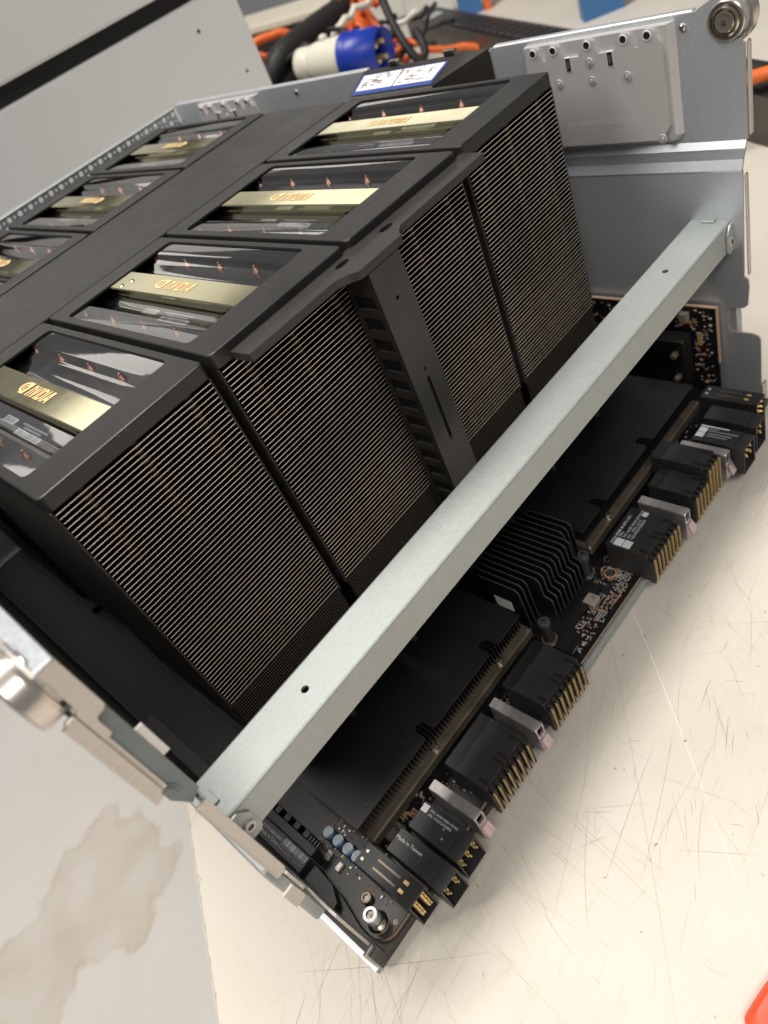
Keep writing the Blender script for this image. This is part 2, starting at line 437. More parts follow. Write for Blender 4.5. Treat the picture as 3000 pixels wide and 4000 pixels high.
def rrect(x0, x1, y0, y1, r, z, n=5):
    """rounded rectangle loop at height z"""
    P = []
    for (cx, cy, a0) in ((x1-r, y0+r, -90), (x1-r, y1-r, 0), (x0+r, y1-r, 90), (x0+r, y0+r, 180)):
        for i in range(n+1):
            a = math.radians(a0 + 90*i/n); P.append((cx + r*math.cos(a), cy + r*math.sin(a), z))
    return P

def text_faces(mb, body, origin, ux, uy, size, mt, shear=0.0, bold=0.0):
    """flat lettering placed at origin, reading along ux with letter tops towards uy"""
    cu = bpy.data.curves.new('lettering', 'FONT'); cu.body = body; cu.size = 1.0; cu.shear = shear; cu.offset = bold
    cu.resolution_u = 2
    ob = bpy.data.objects.new('lettering', cu); COL.objects.link(ob)
    dg = bpy.context.evaluated_depsgraph_get()
    me = bpy.data.meshes.new_from_object(ob.evaluated_get(dg))
    o = Vector(origin); a = Vector(ux).normalized()*size; b = Vector(uy).normalized()*size
    base = len(mb.v); k = mb.mi(mt)
    for v in me.vertices: mb.v.append(tuple(o + a*v.co.x + b*v.co.y))
    for pl in me.polygons:
        mb.f.append([base + i for i in pl.vertices]); mb.m.append(k); mb.sm.append(False)
    wdt = max([v.co.x for v in me.vertices] + [0])
    bpy.data.objects.remove(ob); bpy.data.curves.remove(cu); bpy.data.meshes.remove(me)
    return wdt * size

CX = 0.1781                          # mid plane of the tray
def mir(x): return 2*CX - x

# ------------------------------------------------------------------ bench and floor
U = Vector((0.466, 0.885, 0)); NRM = Vector((0.885, -0.466, 0))   # bench edge direction and inward normal
E0 = Vector((-0.0508, 0.0723, -0.25))
floor_material([(-0.47, 0.79, 0.10), (-0.38, 0.80, 0.085), (-0.31, 0.87, 0.065), (-0.245, 0.87, 0.06), (-0.205, 0.80, 0.055),
                (-0.225, 0.72, 0.055), (-0.29, 0.685, 0.055), (-0.56, 0.76, 0.13), (-0.33, 0.74, 0.065), (-0.27, 0.79, 0.07)])
fl = MB(); fl.box(-4, 4, -2.5, 5, -1.06, -1.03, 'floor')
tag(fl.build('floor', origin=(0, 0, -1.03)), None, kind='structure')
fo = bpy.data.objects['floor']
tb = MB()
def bp(u, n, z): return tuple(E0 + U*u + NRM*n + Vector((0, 0, z)))
tb_r = lambda z, i: [bp(-1.3, i, z), bp(-1.3, 2.2, z), bp(2.6, 2.2, z), bp(2.6, i, z)]
tb.face(tb_r(0, 0.0012), 'bench')
tb.face(tb_r(-0.028, 0.0)[::-1], 'wood_edge')
tb.loops([tb_r(-0.028, 0.0), tb_r(-0.0012, 0.0), tb_r(0, 0.0012)], 'bench')
bench = tag(tb.build('workbench_top', origin=E0), 'worn cream laminate workbench top covered in scratches under the server tray', 'workbench')
# chips along the front edge where brown board shows
rc = random.Random(11)
ch = MB()
for (u, ln, dp) in ((-0.020, .0030, .0007), (-0.036, .0020, .0005), (-0.058, .0075, .0016), (-0.0665, .003, .0006), (-0.083, .0025, .0007), (-0.101, .004, .0006), (-0.118, .003, .0008), (0.003, .002, .0005)):
    n_ = 8; prev = None
    for i in range(n_+1):
        t_ = i/n_; q_ = (u + ln*t_, 1.7*dp*math.sin(math.pi*t_)*rc.uniform(0.55, 1.1))
        if prev: ch.face([bp(prev[0], -0.0002, -0.004), bp(q_[0], -0.0002, -0.004), bp(q_[0], 0.0011+q_[1], 0.00022), bp(prev[0], 0.0011+prev[1], 0.00022)], 'wood_edge')
        prev = q_
re_ = random.Random(31); uu = -0.20
while uu < 0.02:
    l_ = re_.uniform(0.002, 0.006); w_ = re_.choice((0.00025, 0.0004, 0.0006))
    ch.face([bp(uu, -0.0002, -0.003), bp(uu+l_, -0.0002, -0.003), bp(uu+l_, 0.0012+w_*re_.uniform(0.2, 1), 0.0002), bp(uu, 0.0012+w_*re_.uniform(0.2, 1), 0.0002)], 'wood_edge'); uu += l_
tag(ch.build('edge_chip', parent=bench), None, kind='stuff')
# individual scratches and specks in the laminate
rs = random.Random(5)
sc = MB()
def strip(p, ang, ln, wd, mt, bend=0.0):
    n = 8; pts = []
    x, y, a = p[0], p[1], ang
    for i in range(n+1):
        pts.append((x, y, a)); a += bend/n; x += ln/n*math.cos(a); y += ln/n*math.sin(a)
    for i in range(n):
        w0 = wd*(0.35 + math.sin(math.pi*i/n)); w1 = wd*(0.35 + math.sin(math.pi*(i+1)/n))
        (x0, y0, a0), (x1, y1, a1) = pts[i], pts[i+1]
        z = -0.24985
        sc.face([(x0-math.sin(a0)*w0/2, y0+math.cos(a0)*w0/2, z), (x0+math.sin(a0)*w0/2, y0-math.cos(a0)*w0/2, z),
                 (x1+math.sin(a1)*w1/2, y1-math.cos(a1)*w1/2, z), (x1-math.sin(a1)*w1/2, y1+math.cos(a1)*w1/2, z)], mt)
def onbench(x, y):
    return (Vector((x, y, 0)) - Vector((E0.x, E0.y, 0))).dot(NRM) > 0.01
drag = [(0.10, -0.17, 0.35), (0.02, -0.14, 1.2), (0.20, -0.15, 0.9), (-0.04, -0.09, 0.25), (-0.05, -0.12, 0.9), (0.03, -0.17, 1.5), (0.14, -0.21, 0.6), (0.30, -0.14, 0.15)]
for i in range(440):
    if rs.random() < 0.6:      # dragged equipment leaves families of near-parallel marks
        gx, gy, ga = rs.choice(drag); x = rs.gauss(gx, 0.035); y = rs.gauss(gy, 0.025); ang = rs.gauss(ga, 0.13)
    else:
        x = rs.uniform(-0.08, 0.45); y = rs.uniform(-0.26, -0.085); ang = rs.uniform(0, math.pi)
    if not onbench(x, y): continue
    ln = rs.choice([rs.uniform(0.004, 0.015), rs.uniform(0.01, 0.04), rs.uniform(0.02, 0.09)])
    wd = rs.choice([rs.uniform(0.00004, 0.00008), rs.uniform(0.00006, 0.00012), rs.uniform(0.00010, 0.00022) if ln < 0.03 else 0.00009])
    strip((x, y), ang, ln, wd, rs.choice(['scratch_soft', 'scratch_dark', 'scratch_dark', 'scratch_pale']), rs.uniform(-0.3, 0.3))
for (x, y, a, ln, wd, mt) in ((0.02, -0.215, 0.62, 0.32, 0.00011, 'scratch_dark'), (0.0, -0.16, 0.30, 0.30, 0.00008, 'scratch_dark'),
                              (0.09, -0.21, 0.10, 0.3, 0.00010, 'scratch_dark'), (0.06, -0.235, 0.75, 0.34, 0.0004, 'scratch_pale'),
                              (-0.06, -0.10, 0.15, 0.2, 0.0002, 'scratch_soft'), (-0.07, -0.06, -0.9, 0.10, 0.0002, 'scratch_dark')):
    strip((x, y), a, ln, wd, mt, 0.08)
for i in range(90):
    x = rs.uniform(-0.08, 0.45); y = rs.uniform(-0.25, -0.09)
    if onbench(x, y): strip((x, y), rs.uniform(0, 6), rs.uniform(0.0006, 0.0025), rs.uniform(0.0003, 0.0008), rs.choice(['scratch_soft', 'scratch_dark']))
tag(sc.build('scratch_marks', parent=bench), None, kind='stuff')

# ------------------------------------------------------------------ server tray
tray = thing('server_tray', 'open galvanised steel server tray holding the processor board on the bench', 'server tray', (CX, 0.18, -0.25))
b = MB(); b.box(-0.0438, 0.4000, -0.0965, 0.4610, -0.2499, -0.2470, 'galv')
b.box(0.118, 0.238, -0.0992, -0.0966, -0.2490, -0.2425, 'galv_bar', bev=0.0005)
b.build('floor_plate', tray)
b = MB(); b.box(-0.0405, 0.3930, -0.0960, 0.4500, -0.2469, -0.2424, 'carrier_grey')
b.box(-0.0405, 0.1175, -0.0986, -0.0961, -0.2469, -0.2424, 'carrier_grey'); b.box(0.2385, 0.3930, -0.0986, -0.0961, -0.2469, -0.2424, 'carrier_grey')
b.prism([(-0.0405, -0.0986), (-0.0348, -0.0986), (-0.0340, -0.0840), (-0.0290, -0.0640), (-0.0275, -0.0447), (-0.0405, -0.0447)], 'z', -0.2423, -0.2330, 'carrier_grey')
b.build('board_carrier', tray)

def wall(mirror):
    X = (lambda x: mir(x)) if mirror else (lambda x: x)
    b = MB()
    def slab(poly, xi, th, mt='galv', side='galv_cut'):
        b.prism(poly, 'x', X(xi), X(xi+th), mt, side)
    xu, xm, xl = 0.3962, 0.3942, 0.3922
    up = [(0.461, 0.0042), (0.185, 0.0042), (0.185, 0.0030), (0.07, 0.0030), (0.07, 0.0042), (-0.0640, 0.0042), (-0.0652, 0.0052), (-0.0725, 0.0085)]
    for i in range(9):
        a = math.radians(70 + 20 - 25*i); up.append((-0.0800 - 0.0108*math.sin(math.radians(22*i - 10)), -0.0015 + 0.0108*math.cos(math.radians(22*i - 10))))
    up += [(-0.0885, -0.0105), (-0.0868, -0.0128), (-0.0885, -0.0140), (-0.0885, -0.0625), (0.461, -0.0625)]
    slab(up, xu, 0.0014)
    # rolled stiffening beads
    prof = [(xu, -0.0625), (xu, -0.0630), (xm-0.0002, -0.0668), (xm, -0.0680), (xm, -0.0722), (xm, -0.0730), (xl-0.0003, -0.0783), (xl, -0.0795), (xl, -0.0805)]
    rings = []
    for (x, z) in prof: rings.append([(X(x), -0.0880 + (0.0012 if z < -0.07 else 0), z), (X(x), 0.461, z)])
    b.loops(rings, 'galv', close=False, smooth=False)
    rings = [[(X(x+0.0014), p[0][1], p[0][2]), (X(x+0.0014), 0.461, p[0][2])] for (x, z), p in zip(prof, rings)]
    b.loops(rings, 'galv', close=False)
    low = [(0.461, -0.0805), (-0.0870, -0.0805), (-0.0855, -0.1470), (-0.0880, -0.1490), (-0.0885, -0.1535), (-0.0872, -0.1672),
           (-0.0850, -0.1695), (-0.0760, -0.1708), (-0.0743, -0.1725), (-0.0735, -0.1855), (-0.0752, -0.1888), (-0.0900, -0.1895),
           (-0.0935, -0.1910), (-0.0948, -0.1940), (-0.0943, -0.2470), (0.461, -0.2470)]
    slab(low, xl, 0.0014)
    # folded edges
    b.box(X(xu+0.0014), X(xu+0.0052), -0.0900, -0.0886, -0.0615, -0.0135, 'galv_cut', bev=0.0005)
    b.box(X(xl+0.0014), X(xl+0.0045), -0.0884, -0.0870, -0.1465, -0.0815, 'galv_cut', bev=0.0005)
    b.box(X(xl-0.0002), X(xl+0.0062), -0.0958, -0.0943, -0.2470, -0.2300, 'galv_cut', bev=0.0005)
    # top lips
    b.box(X(xu+0.0014), X(xu+0.0060), -0.0620, 0.0685, 0.0034, 0.0048, 'galv', bev=0.0005)
    b.box(X(xu+0.0014), X(xu+0.0060), 0.1860, 0.4600, 0.0034, 0.0048, 'galv', bev=0.0005)
    # outer rail
    b.box(X(xl+0.0016), X(xl+0.0078), -0.080, 0.45, -0.205, -0.148, 'galv_bar', bev=0.001)
    return b.build('side_wall', tray)
wall(False); wall(True)
def left_front_flanges():
    b = MB(); yf = -0.0886
    b.prism([(-0.0400, 0.0050), (-0.0338, 0.0050), (-0.0338, -0.0185), (-0.0352, -0.0198), (-0.0378, -0.0200), (-0.0384, -0.0215), (-0.0384, -0.0280), (-0.0390, -0.0287), (-0.0412, -0.0287), (-0.0412, -0.0145), (-0.0400, -0.0130)], 'y', yf-0.0012, yf, 'galv_cut')
    b.prism([(-0.0465, -0.0150), (-0.0428, -0.0150), (-0.0428, -0.0628), (-0.0438, -0.0638), (-0.0465, -0.0638)], 'y', yf-0.0013, yf-0.0001, 'galv_cut')
    b.prism([(-0.0430, -0.0100), (-0.0340, -0.0100), (-0.0340, -0.0760), (-0.0390, -0.0790), (-0.0430, -0.0700)], 'y', yf+0.0015, yf+0.0025, 'galv_teal')
    b.prism([(-0.0394, -0.0800), (-0.0352, -0.0800), (-0.0352, -0.1425), (-0.0362, -0.1440), (-0.0394, -0.1440)], 'y', yf-0.0012, yf, 'galv_cut')
    b.prism([(-0.0440, -0.1550), (-0.0386, -0.1550), (-0.0380, -0.1640), (-0.0386, -0.1677), (-0.0440, -0.1677)], 'y', yf-0.0012, yf, 'galv_cut')
    b.box(-0.0400, -0.0338, yf-0.0012, 0.0685, 0.0050, 0.0060, 'galv', bev=0.0004)
    b.build('front_flange', tray)
    b = MB(); b.prism([(-0.0360, -0.0374), (-0.0312, -0.0374), (-0.0312, -0.0538), (-0.0360, -0.0538)], 'y', yf+0.002, yf+0.003, 'cast_light'); b.build('locating_tab', tray)
left_front_flanges()
b = MB(); b.box(-0.0362, -0.0345, -0.0480, 0.4400, -0.2150, -0.0150, 'side_black', bev=0.0004); b.build('side_liner', tray)  # black sheet added to darken the left cavity
b = MB(); b.prism([(-0.0395, -0.247), (0.3955, -0.247), (0.3955, -0.0105), (-0.0395, -0.0105)], 'y', 0.461, 0.4622, 'galv')
b.build('rear_wall', tray)
# perforated strip of the rear wall, real holes
b = MB()
px = -0.036; col = 0
while px < 0.388:
    for row in range(2):
        z0 = -0.0103 + row*0.0058; z1 = z0 + 0.0058; x1 = px + 0.0058
        big = (row + col) % 2 == 0; r = 0.0024 if big else 0.0012
        cx, cz = (px + x1)/2, (z0 + z1)/2
        sq = [(x1, cz), (x1, z1), (cx, z1), (px, z1), (px, cz), (px, z0), (cx, z0), (x1, z0)]
        hx = [(cx + r*math.cos(math.pi*i/4), cz + r*math.sin(math.pi*i/4)) for i in range(8)]
        b.loops([[(q[0], 0.4610, q[1]) for q in sq], [(q[0], 0.4610, q[1]) for q in hx], [(q[0], 0.4622, q[1]) for q in hx]], 'galv')
    px += 0.0058; col += 1
b.build('perforated_strip', tray)
b = MB(); b.box(-0.0395, 0.3955, 0.4600, 0.4680, 0.0013, 0.0032, 'galv_bar', bev=0.0006); b.build('rear_lip', tray)

# rollers
def roller(mirror):
    X = (lambda x: mir(x)) if mirror else (lambda x: x)
    s = -1 if mirror else 1
    c = (X(0.3962), -0.0797, -0.0023)
    b = MB()
    ax = lambda r, t: (r, -s*t)
    prof = [(0.0001, -0.006), (0.0098, -0.006, 'roller_steel'), (0.0098, 0.0006, 'roller_steel'), (0.0093, 0.0012, 'roller_steel'), (0.0085, 0.0012, 'roller_steel'),
            (0.0083, 0.0004, 'roller_hub'), (0.0076, 0.0004, 'roller_hub'), (0.0074, 0.0016, 'nickel'), (0.0064, 0.0020, 'nickel'),
            (0.0060, 0.0010, 'roller_hub'), (0.0054, 0.0010, 'roller_hub'), (0.0052, 0.0026, 'nickel'), (0.0046, 0.0028, 'nickel'), (0.0030, 0.0026, 'roller_hub'), (0.0001, 0.0025, 'roller_hub')]
    b.lathe(c, [(q[0], -s*q[1]) + tuple(q[2:]) for q in prof], 'roller_steel', axis='x', n=36)
    # bright outer barrel on the far side of the wall
    b.lathe(c, [(0.0105, s*0.0014), (0.0128, s*0.0016), (0.0132, s*0.0030), (0.0132, s*0.0085), (0.0122, s*0.0095), (0.0001, s*0.0096)], 'roller_steel', axis='x', n=36)
    for a in range(4):
        t = math.radians(45 + 90*a)
        b.cyl((c[0] - s*0.0027, c[1] + 0.0010*math.cos(t), c[2] + 0.0010*math.sin(t)), 0.00055, -s*0.0002, 'zinc', axis='x', n=8)
    b.build('roller', tray)
roller(False); roller(True)
b = MB(); b.lathe((0.3962, -0.0566, -0.0021), [(0.0022, 0), (0.0020, -0.0010), (0.0012, -0.0014), (0.0001, -0.0014)], 'zinc', axis='x', n=16); b.build('rivet', tray)
b = MB(); b.lathe((0.3962, 0.272, -0.0021), [(0.0022, 0), (0.0020, -0.0010), (0.0012, -0.0014), (0.0001, -0.0014)], 'zinc', axis='x', n=16); b.build('rivet', tray)

# cast drive brackets on the right wall
def cast_bracket(y_shift, writing, label):
    t = thing('cast_bracket', label, 'bracket', (0.3955, y_shift, -0.0625), 'cast brackets on the right wall')
    Y = lambda y: y + y_shift
    b = MB()
    # sloping edge between wall and plate
    base = [(Y(-0.0530), 0.0022), (Y(0.0425), 0.0022), (Y(0.0425), -0.0606), (Y(-0.0490), -0.0606), (Y(-0.0530), -0.0570)]
    midr = [(Y(-0.0500), 0.0020), (Y(0.0415), 0.0020), (Y(0.0415), -0.0596), (Y(-0.0465), -0.0596), (Y(-0.0500), -0.0560)]
    b.loops([[(0.3961, p[0], p[1]) for p in base], [(0.3917, p[0], p[1]) for p in midr]], 'cast_plate')
    b.face([(0.3917, p[0], p[1]) for p in midr], 'cast_plate')
    b.build('backing', t)
    # scalloped face plate
    top = []
    bosses = [0.0339, 0.0197, -0.0030, -0.0259, -0.0401]
    zt, zl = 0.0022, -0.0062
    pts = [(Y(0.0405), -0.0040)]
    for yc in bosses:
        pts += [(Y(yc+0.0052), zl if yc != 0.0339 else -0.0035)]
        for k in range(7):
            a = math.radians(200 - 220*k/6 - 10)
            pts.append((Y(yc - 0.0040*math.cos(a)*-1), -0.0007 + 0.0040*math.sin(a)))
        pts += [(Y(yc-0.0052), zl)]
    pts = []
    order = sorted(bosses, reverse=True)
    pts.append((Y(0.0405), -0.006))
    for i, yc in enumerate(order):
        if i > 0: pts.append((Y(yc+0.0064), zl))
        for k in range(9):
            a = math.pi*k/8
            pts.append((Y(yc + 0.0042*math.cos(a)), -0.0010 + 0.0032*math.sin(a)))
        if i < len(order)-1: pts.append((Y(yc-0.0064), zl))
    pts += [(Y(-0.0468), -0.0050), (Y(-0.0478), -0.0100), (Y(-0.0478), -0.0500), (Y(-0.0425), -0.0575), (Y(0.0380), -0.0575), (Y(0.0405), -0.0550)]
    b = MB()
    inner = pts
    b.loops([[(0.3917, p[0], p[1]) for p in inner], [(0.3896, p[0], p[1]) for p in inner]], 'cast_plate')
    b.face([(0.3896, p[0], p[1]) for p in inner], 'cast_plate')
    b.build('face_plate', t)
    for yc in bosses:
        b = MB(); b.lathe((0.3896, Y(yc), -0.0010), [(0.0027, 0), (0.0025, -0.0006), (0.0020, -0.0006), (0.0018, -0.0002, 'roller_dark'), (0.0010, -0.0001, 'plastic_dark'), (0.0001, -0.0001, 'plastic_dark')], 'cast_light', axis='x', n=16); b.build('screw_hole', t)
    for yc in (0.0107, -0.0167):
        b = MB()
        b.box(0.3893, 0.3905, Y(yc-0.0021), Y(yc+0.0021), -0.0140, -0.0055, 'cast_plate', bev=0.0003)
        b.box(0.3891, 0.3893, Y(yc-0.0014), Y(yc+0.0014), -0.0132, -0.0063, 'plastic_dark')
        b.box(0.3890, 0.3892, Y(yc-0.0008), Y(yc+0.0008), -0.0118, -0.0075, 'hs_base')
        b.build('slot', t)
    for (yc, zc) in ((-0.0032, -0.0101), (-0.0032, -0.0200), (-0.0259, -0.0200), (0.0193, -0.0196), (-0.0434, -0.0565)):
        b = MB(); b.lathe((0.3896, Y(yc), zc), [(0.0027, -0.0002), (0.0025, -0.0008), (0.0017, -0.0008), (0.0015, -0.0003, 'roller_dark'), (0.0012, -0.0012, 'screw_zinc'), (0.0001, -0.0013, 'screw_zinc')], 'screw_zinc', axis='x', n=18); b.build('screw', t)
    if writing:
        b = MB(); text_faces(b, writing, (0.38945, Y(0.0175), -0.0460), (0, -1, 0), (0, 0, 1), 0.0046, 'cast_light')  # paler than the plate, painting in the shading of raised digits
        b.build('embossed_number', t)
    return t
cast_bracket(0.0, '01-GP10005XX00C10101', 'cast grey bracket with screws and an embossed number, beside the roller')
cast_bracket(0.3745, None, 'cast grey bracket near the perforated rear wall')

# ------------------------------------------------------------------ label baffle on the right wall
t = thing('air_baffle', 'dark grey air baffle with a blue bordered instruction label on the right wall', 'air baffle', (0.384, 0.13, -0.06))
P1, P2, P3, P4 = Vector((0.3955, 0.1853, 0.0048)), Vector((0.3955, 0.0705, 0.0048)), Vector((0.3735, 0.1050, -0.0047)), Vector((0.3735, 0.1870, -0.0047))
b = MB()
dz = Vector((0, 0, -0.06)); dt = Vector((0, 0, -0.0012))
b.face([P1, P2, P3, P4][::-1], 'cover_paint')
b.face([P4, P3, P3+dt, P4+dt], 'galv_cut')
b.face([P3+dt, P2+dt, P2+dz, P3+dz], 'side_black'); b.face([P4+dt, P3+dt, P3+dz, P4+dz], 'side_black'); b.face([P1, P4, P4+dz, P1+dz], 'side_black')
b.face([P2, P3, P3+dt, P2+dt], 'side_black')
b.build('shroud', t)
Q = lambda u, v, h=0.0003: (P4*(1-u) + P3*u)*(1-v) + (P1*(1-u) + (P1 + (P2-P1)*0.78)*u)*v + Vector((-0.0002, 0, h))
b = MB(); b.face([Q(0.02, 0.07), Q(0.97, 0.07), Q(0.97, 0.80), Q(0.02, 0.80)], 'label_blue'); lab = b.build('instruction_label', t)
b = MB()
b.face([Q(0.05, 0.20, .0005), Q(0.49, 0.20, .0005), Q(0.49, 0.765, .0005), Q(0.05, 0.765, .0005)], 'label_white')
b.face([Q(0.505, 0.20, .0005), Q(0.945, 0.20, .0005), Q(0.945, 0.765, .0005), Q(0.505, 0.765, .0005)], 'label_white')
b.build('print_field', lab)
b = MB(); rl = random.Random(2)
for i in range(80):
    u = rl.uniform(0.07, 0.90); v = rl.uniform(0.24, 0.70)
    if 0.41 < u < 0.51: continue
    du = rl.choice((rl.uniform(0.03, 0.08), 0.006)); dv = rl.uniform(0.012, 0.03) if du > 0.01 else rl.uniform(0.08, 0.2)
    dv = min(dv, 0.75-v); du = min(du, 0.935-u)
    b.face([Q(u, v, .0007), Q(u+du, v, .0007), Q(u+du, v+dv, .0007), Q(u, v+dv, .0007)], 'label_red' if i % 9 == 0 else 'label_ink')
tag(b.build('line_drawing', lab), None, kind='stuff')
for yy in (0.098, 0.150):
    b = MB(); b.box(0.3950, 0.3990, yy, yy+0.010, 0.0046, 0.0082, 'hs_base', bev=0.0006); b.box(0.3945, 0.3949, yy+0.002, yy+0.008, 0.0052, 0.0078, 'plastic_dark'); b.build('clip', t)

# ------------------------------------------------------------------ processor heatsinks
GP = 0.09; GW = 0.0862; GD = 0.1685
def logo(b, y0, xc, length, mt, z, flip):
    """eye emblem and slanted word; reads from y0 towards -y (flip: towards +y)"""
    s = -1 if not flip else 1; k = -s
    P = lambda a, h: (xc + k*(h - 0.5)*H, y0 + s*a*length, z)
    H = length*0.205
    def poly(pts): b.face([P(*p) for p in pts], mt)
    # emblem 0..0.26 of the length; solid block right, eye rings left
    poly([(0.115, 1.0), (0.262, 1.0), (0.205, 0.0), (0.07, 0.0), (0.10, 0.12), (0.155, 0.18), (0.18, 0.5), (0.15, 0.85), (0.115, 0.90)])
    cx, cy = 0.118, 0.52
    for (r0, r1, a0, a1) in ((0.078, 0.118, 70, 300), (0.038, 0.058, 40, 330), (0.0, 0.018, 0, 360)):
        n = 16
        for i in range(n):
            t0 = math.radians(a0 + (a1-a0)*i/n); t1 = math.radians(a0 + (a1-a0)*(i+1)/n)
            f = lambda r, tt: (cx + r*math.cos(tt), cy + r*3.6*math.sin(tt))
            poly([f(r0, t0), f(r1, t0), f(r1, t1), f(r0, t1)])
    # word: n V I D I A as slanted strokes
    sl = 0.06
    def stroke(pts): poly([(a + sl*h, h) for (a, h) in pts])
    x = 0.275; w_ = 0.031
    stroke([(x, 0), (x+w_, 0), (x+w_, 0.95), (x, 0.95)]); stroke([(x+w_, 0.72), (x+0.075, 0.72), (x+0.060, 0.95), (x+w_, 0.95)]); stroke([(x+0.065, 0), (x+0.065+w_, 0), (x+0.065+w_, 0.72), (x+0.065, 0.82)])
    x = 0.385
    stroke([(x+0.035, 0), (x+0.075, 0), (x+0.030, 0.95), (x-0.004, 0.95)]); stroke([(x+0.048, 0.0), (x+0.075, 0), (x+0.118, 0.95), (x+0.084, 0.95)])
    x = 0.520
    stroke([(x, 0), (x+w_, 0), (x+w_, 0.95), (x, 0.95)])
    x = 0.570
    stroke([(x, 0), (x+w_, 0), (x+w_, 0.95), (x, 0.95)]); stroke([(x+w_, 0.74), (x+0.085, 0.74), (x+0.075, 0.95), (x+w_, 0.95)]); stroke([(x+w_, 0), (x+0.080, 0), (x+0.095, 0.2), (x+w_, 0.2)])
    stroke([(x+0.078, 0.08), (x+0.108, 0.2), (x+0.108, 0.80), (x+0.078, 0.88)])
    x = 0.700
    stroke([(x, 0), (x+w_, 0), (x+w_, 0.95), (x, 0.95)])
    x = 0.745
    stroke([(x, 0), (x+0.034, 0), (x+0.075, 0.95), (x+0.042, 0.95)]); stroke([(x+0.10, 0), (x+0.135, 0), (x+0.098, 0.95), (x+0.058, 0.95)]); stroke([(x+0.045, 0.18), (x+0.095, 0.18), (x+0.09, 0.38), (x+0.055, 0.38)])

def heatsink(front):
    """one processor heatsink, built at column 0; rear ones are turned half round"""
    y0 = 0.0 if front else 0.2685
    o = (GW/2, y0 + GD/2, -0.239)
    t = thing('processor_heatsink', None, 'heatsink', o)
    Y = (lambda y: y0 + y) if front else (lambda y: y0 + GD - y)
    def yb(a, c): return (min(Y(a), Y(c)), max(Y(a), Y(c)))
    # cover
    b = MB(); e = 0.0007
    a0, a1 = yb(0, GD); w0, w1 = yb(0.0228, 0.1512)
    ro = lambda i, z: rrect(i, GW-i, a0+i, a1-i, 0.0030, z)
    ri = lambda i, z: rrect(0.0047+i, GW-0.0042-i, w0+i, w1-i, 0.0036, z)
    b.loops([ro(0.0004, -0.0078), ro(0, -0.0072), ro(0, -e), ro(e*0.3, -e*0.3), ro(e, 0), ri(0, 0), ri(0, -0.0012)], 'cover_paint', smooth=False)
    b.loops([ro(0.0004, -0.0078), rrect(0.003, GW-0.003, a0+0.003, a1-0.003, 0.002, -0.0078)], 'side_black')
    b.build('cover', t)
    # polished plate under the window
    b = MB(); b.box(0.002, GW-0.002, a0+0.002, a1-0.002, -0.0078, -0.0070, 'polished_black'); b.build('top_plate', t)
    # gold bar
    b = MB(); g0, g1 = yb(0.0190, 0.1560)
    b.loops([rrect(0.0340+i, 0.0512-i, g0+i, g1-i, 0.001, z, 2) for (i, z) in ((0, -0.0062), (0, -0.0042), (0.0002, -0.0040), (0.0002, -0.0012), (0.0008, -0.0006))], 'gold', cap1=True)
    gb = b.build('gold_bar', t)
    b = MB(); logo(b, Y(0.1085), 0.0432, 0.0400, 'logo_print', -0.00045, not front); b.build('wordmark', gb)
    # clear formed sheets
    for side in (0, 1):
        if side == 1: pr = [(0.0822, -0.0010), (0.0712, -0.0010), (0.0692, -0.0016), (0.0676, -0.0028), (0.0655, -0.0030), (0.0630, -0.0034), (0.0600, -0.0050), (0.0560, -0.0055), (0.0528, -0.0050)]
        else: pr = [(0.0046, -0.0010), (0.0168, -0.0010), (0.0186, -0.0017), (0.0200, -0.0030), (0.0225, -0.0046), (0.0270, -0.0052), (0.0325, -0.0050)]
        b = MB(); f0, f1 = yb(0.0215, 0.1525)
        rows = []
        for i in range(15):
            yy = f0 + (f1-f0)*i/14
            rows.append([(x, yy, z + 0.00002*math.sin(i*0.9 + x*200)) for (x, z) in pr])
        b.loops(rows, 'film', close=False, smooth=True); b.build('clear_window_sheet', t)
    # heat pipe tips
    for px_ in (0.0156, 0.0706):
        for py in (0.0545, 0.0875, 0.1215, 0.1560):
            b = MB(); b.lathe((px_, Y(py), -0.0072), [(0.0024, 0), (0.0020, 0.0008), (0.0010, 0.0026), (0.0007, 0.0036), (0.0001, 0.0038)], 'copper', n=12); b.build('heat_pipe_tip', t)
    # barcode label in the trough
    b = MB(); l0, l1 = yb(0.040, 0.135)
    b.box(0.0212, 0.0330, l0, l1, -0.0070, -0.0063, 'plastic_black')
    lb = b.build('serial_label', t)
    b = MB()
    for (ya, yc, xa, xc) in ((0.0560, 0.0830, 0.0218, 0.0252), (0.0905, 0.1045, 0.0252, 0.0290)):
        q0, q1 = yb(ya, yc); b.face([(xa, q0, -0.0062), (xc, q0, -0.0062), (xc, q1, -0.0062), (xa, q1, -0.0062)], 'print_white')
        rb = random.Random(4); yy = q0 + 0.001
        while yy < q1 - 0.001:
            wv = rb.choice((0.00025, 0.0004, 0.0006)); b.face([(xa+.0003, yy, -0.0061), (xc-.0003, yy, -0.0061), (xc-.0003, yy+wv, -0.0061), (xa+.0003, yy+wv, -0.0061)], 'print_grey'); yy += wv + rb.choice((0.0003, 0.0005, 0.0009))
    for (ya, yc, xa) in ((0.060, 0.080, 0.0260), (0.056, 0.084, 0.0278)):
        q0, q1 = yb(ya, yc); b.face([(xa, q0, -0.0062), (xa+.0011, q0, -0.0062), (xa+.0011, q1, -0.0062), (xa, q1, -0.0062)], 'print_grey')
    b.build('barcode', lb)
    # side plates
    for xs in (0.0003, GW-0.0015):
        b = MB(); b.box(xs, xs+0.0012, a0+0.0006, a1-0.0006, -0.1535, -0.0079, 'side_black', bev=0.0003); b.build('side_plate', t)
    # core and base
    b = MB(); b.box(0.004, GW-0.004, a0+0.030, a1-0.004, -0.232, -0.0085, 'core_black'); b.build('fin_core', t)
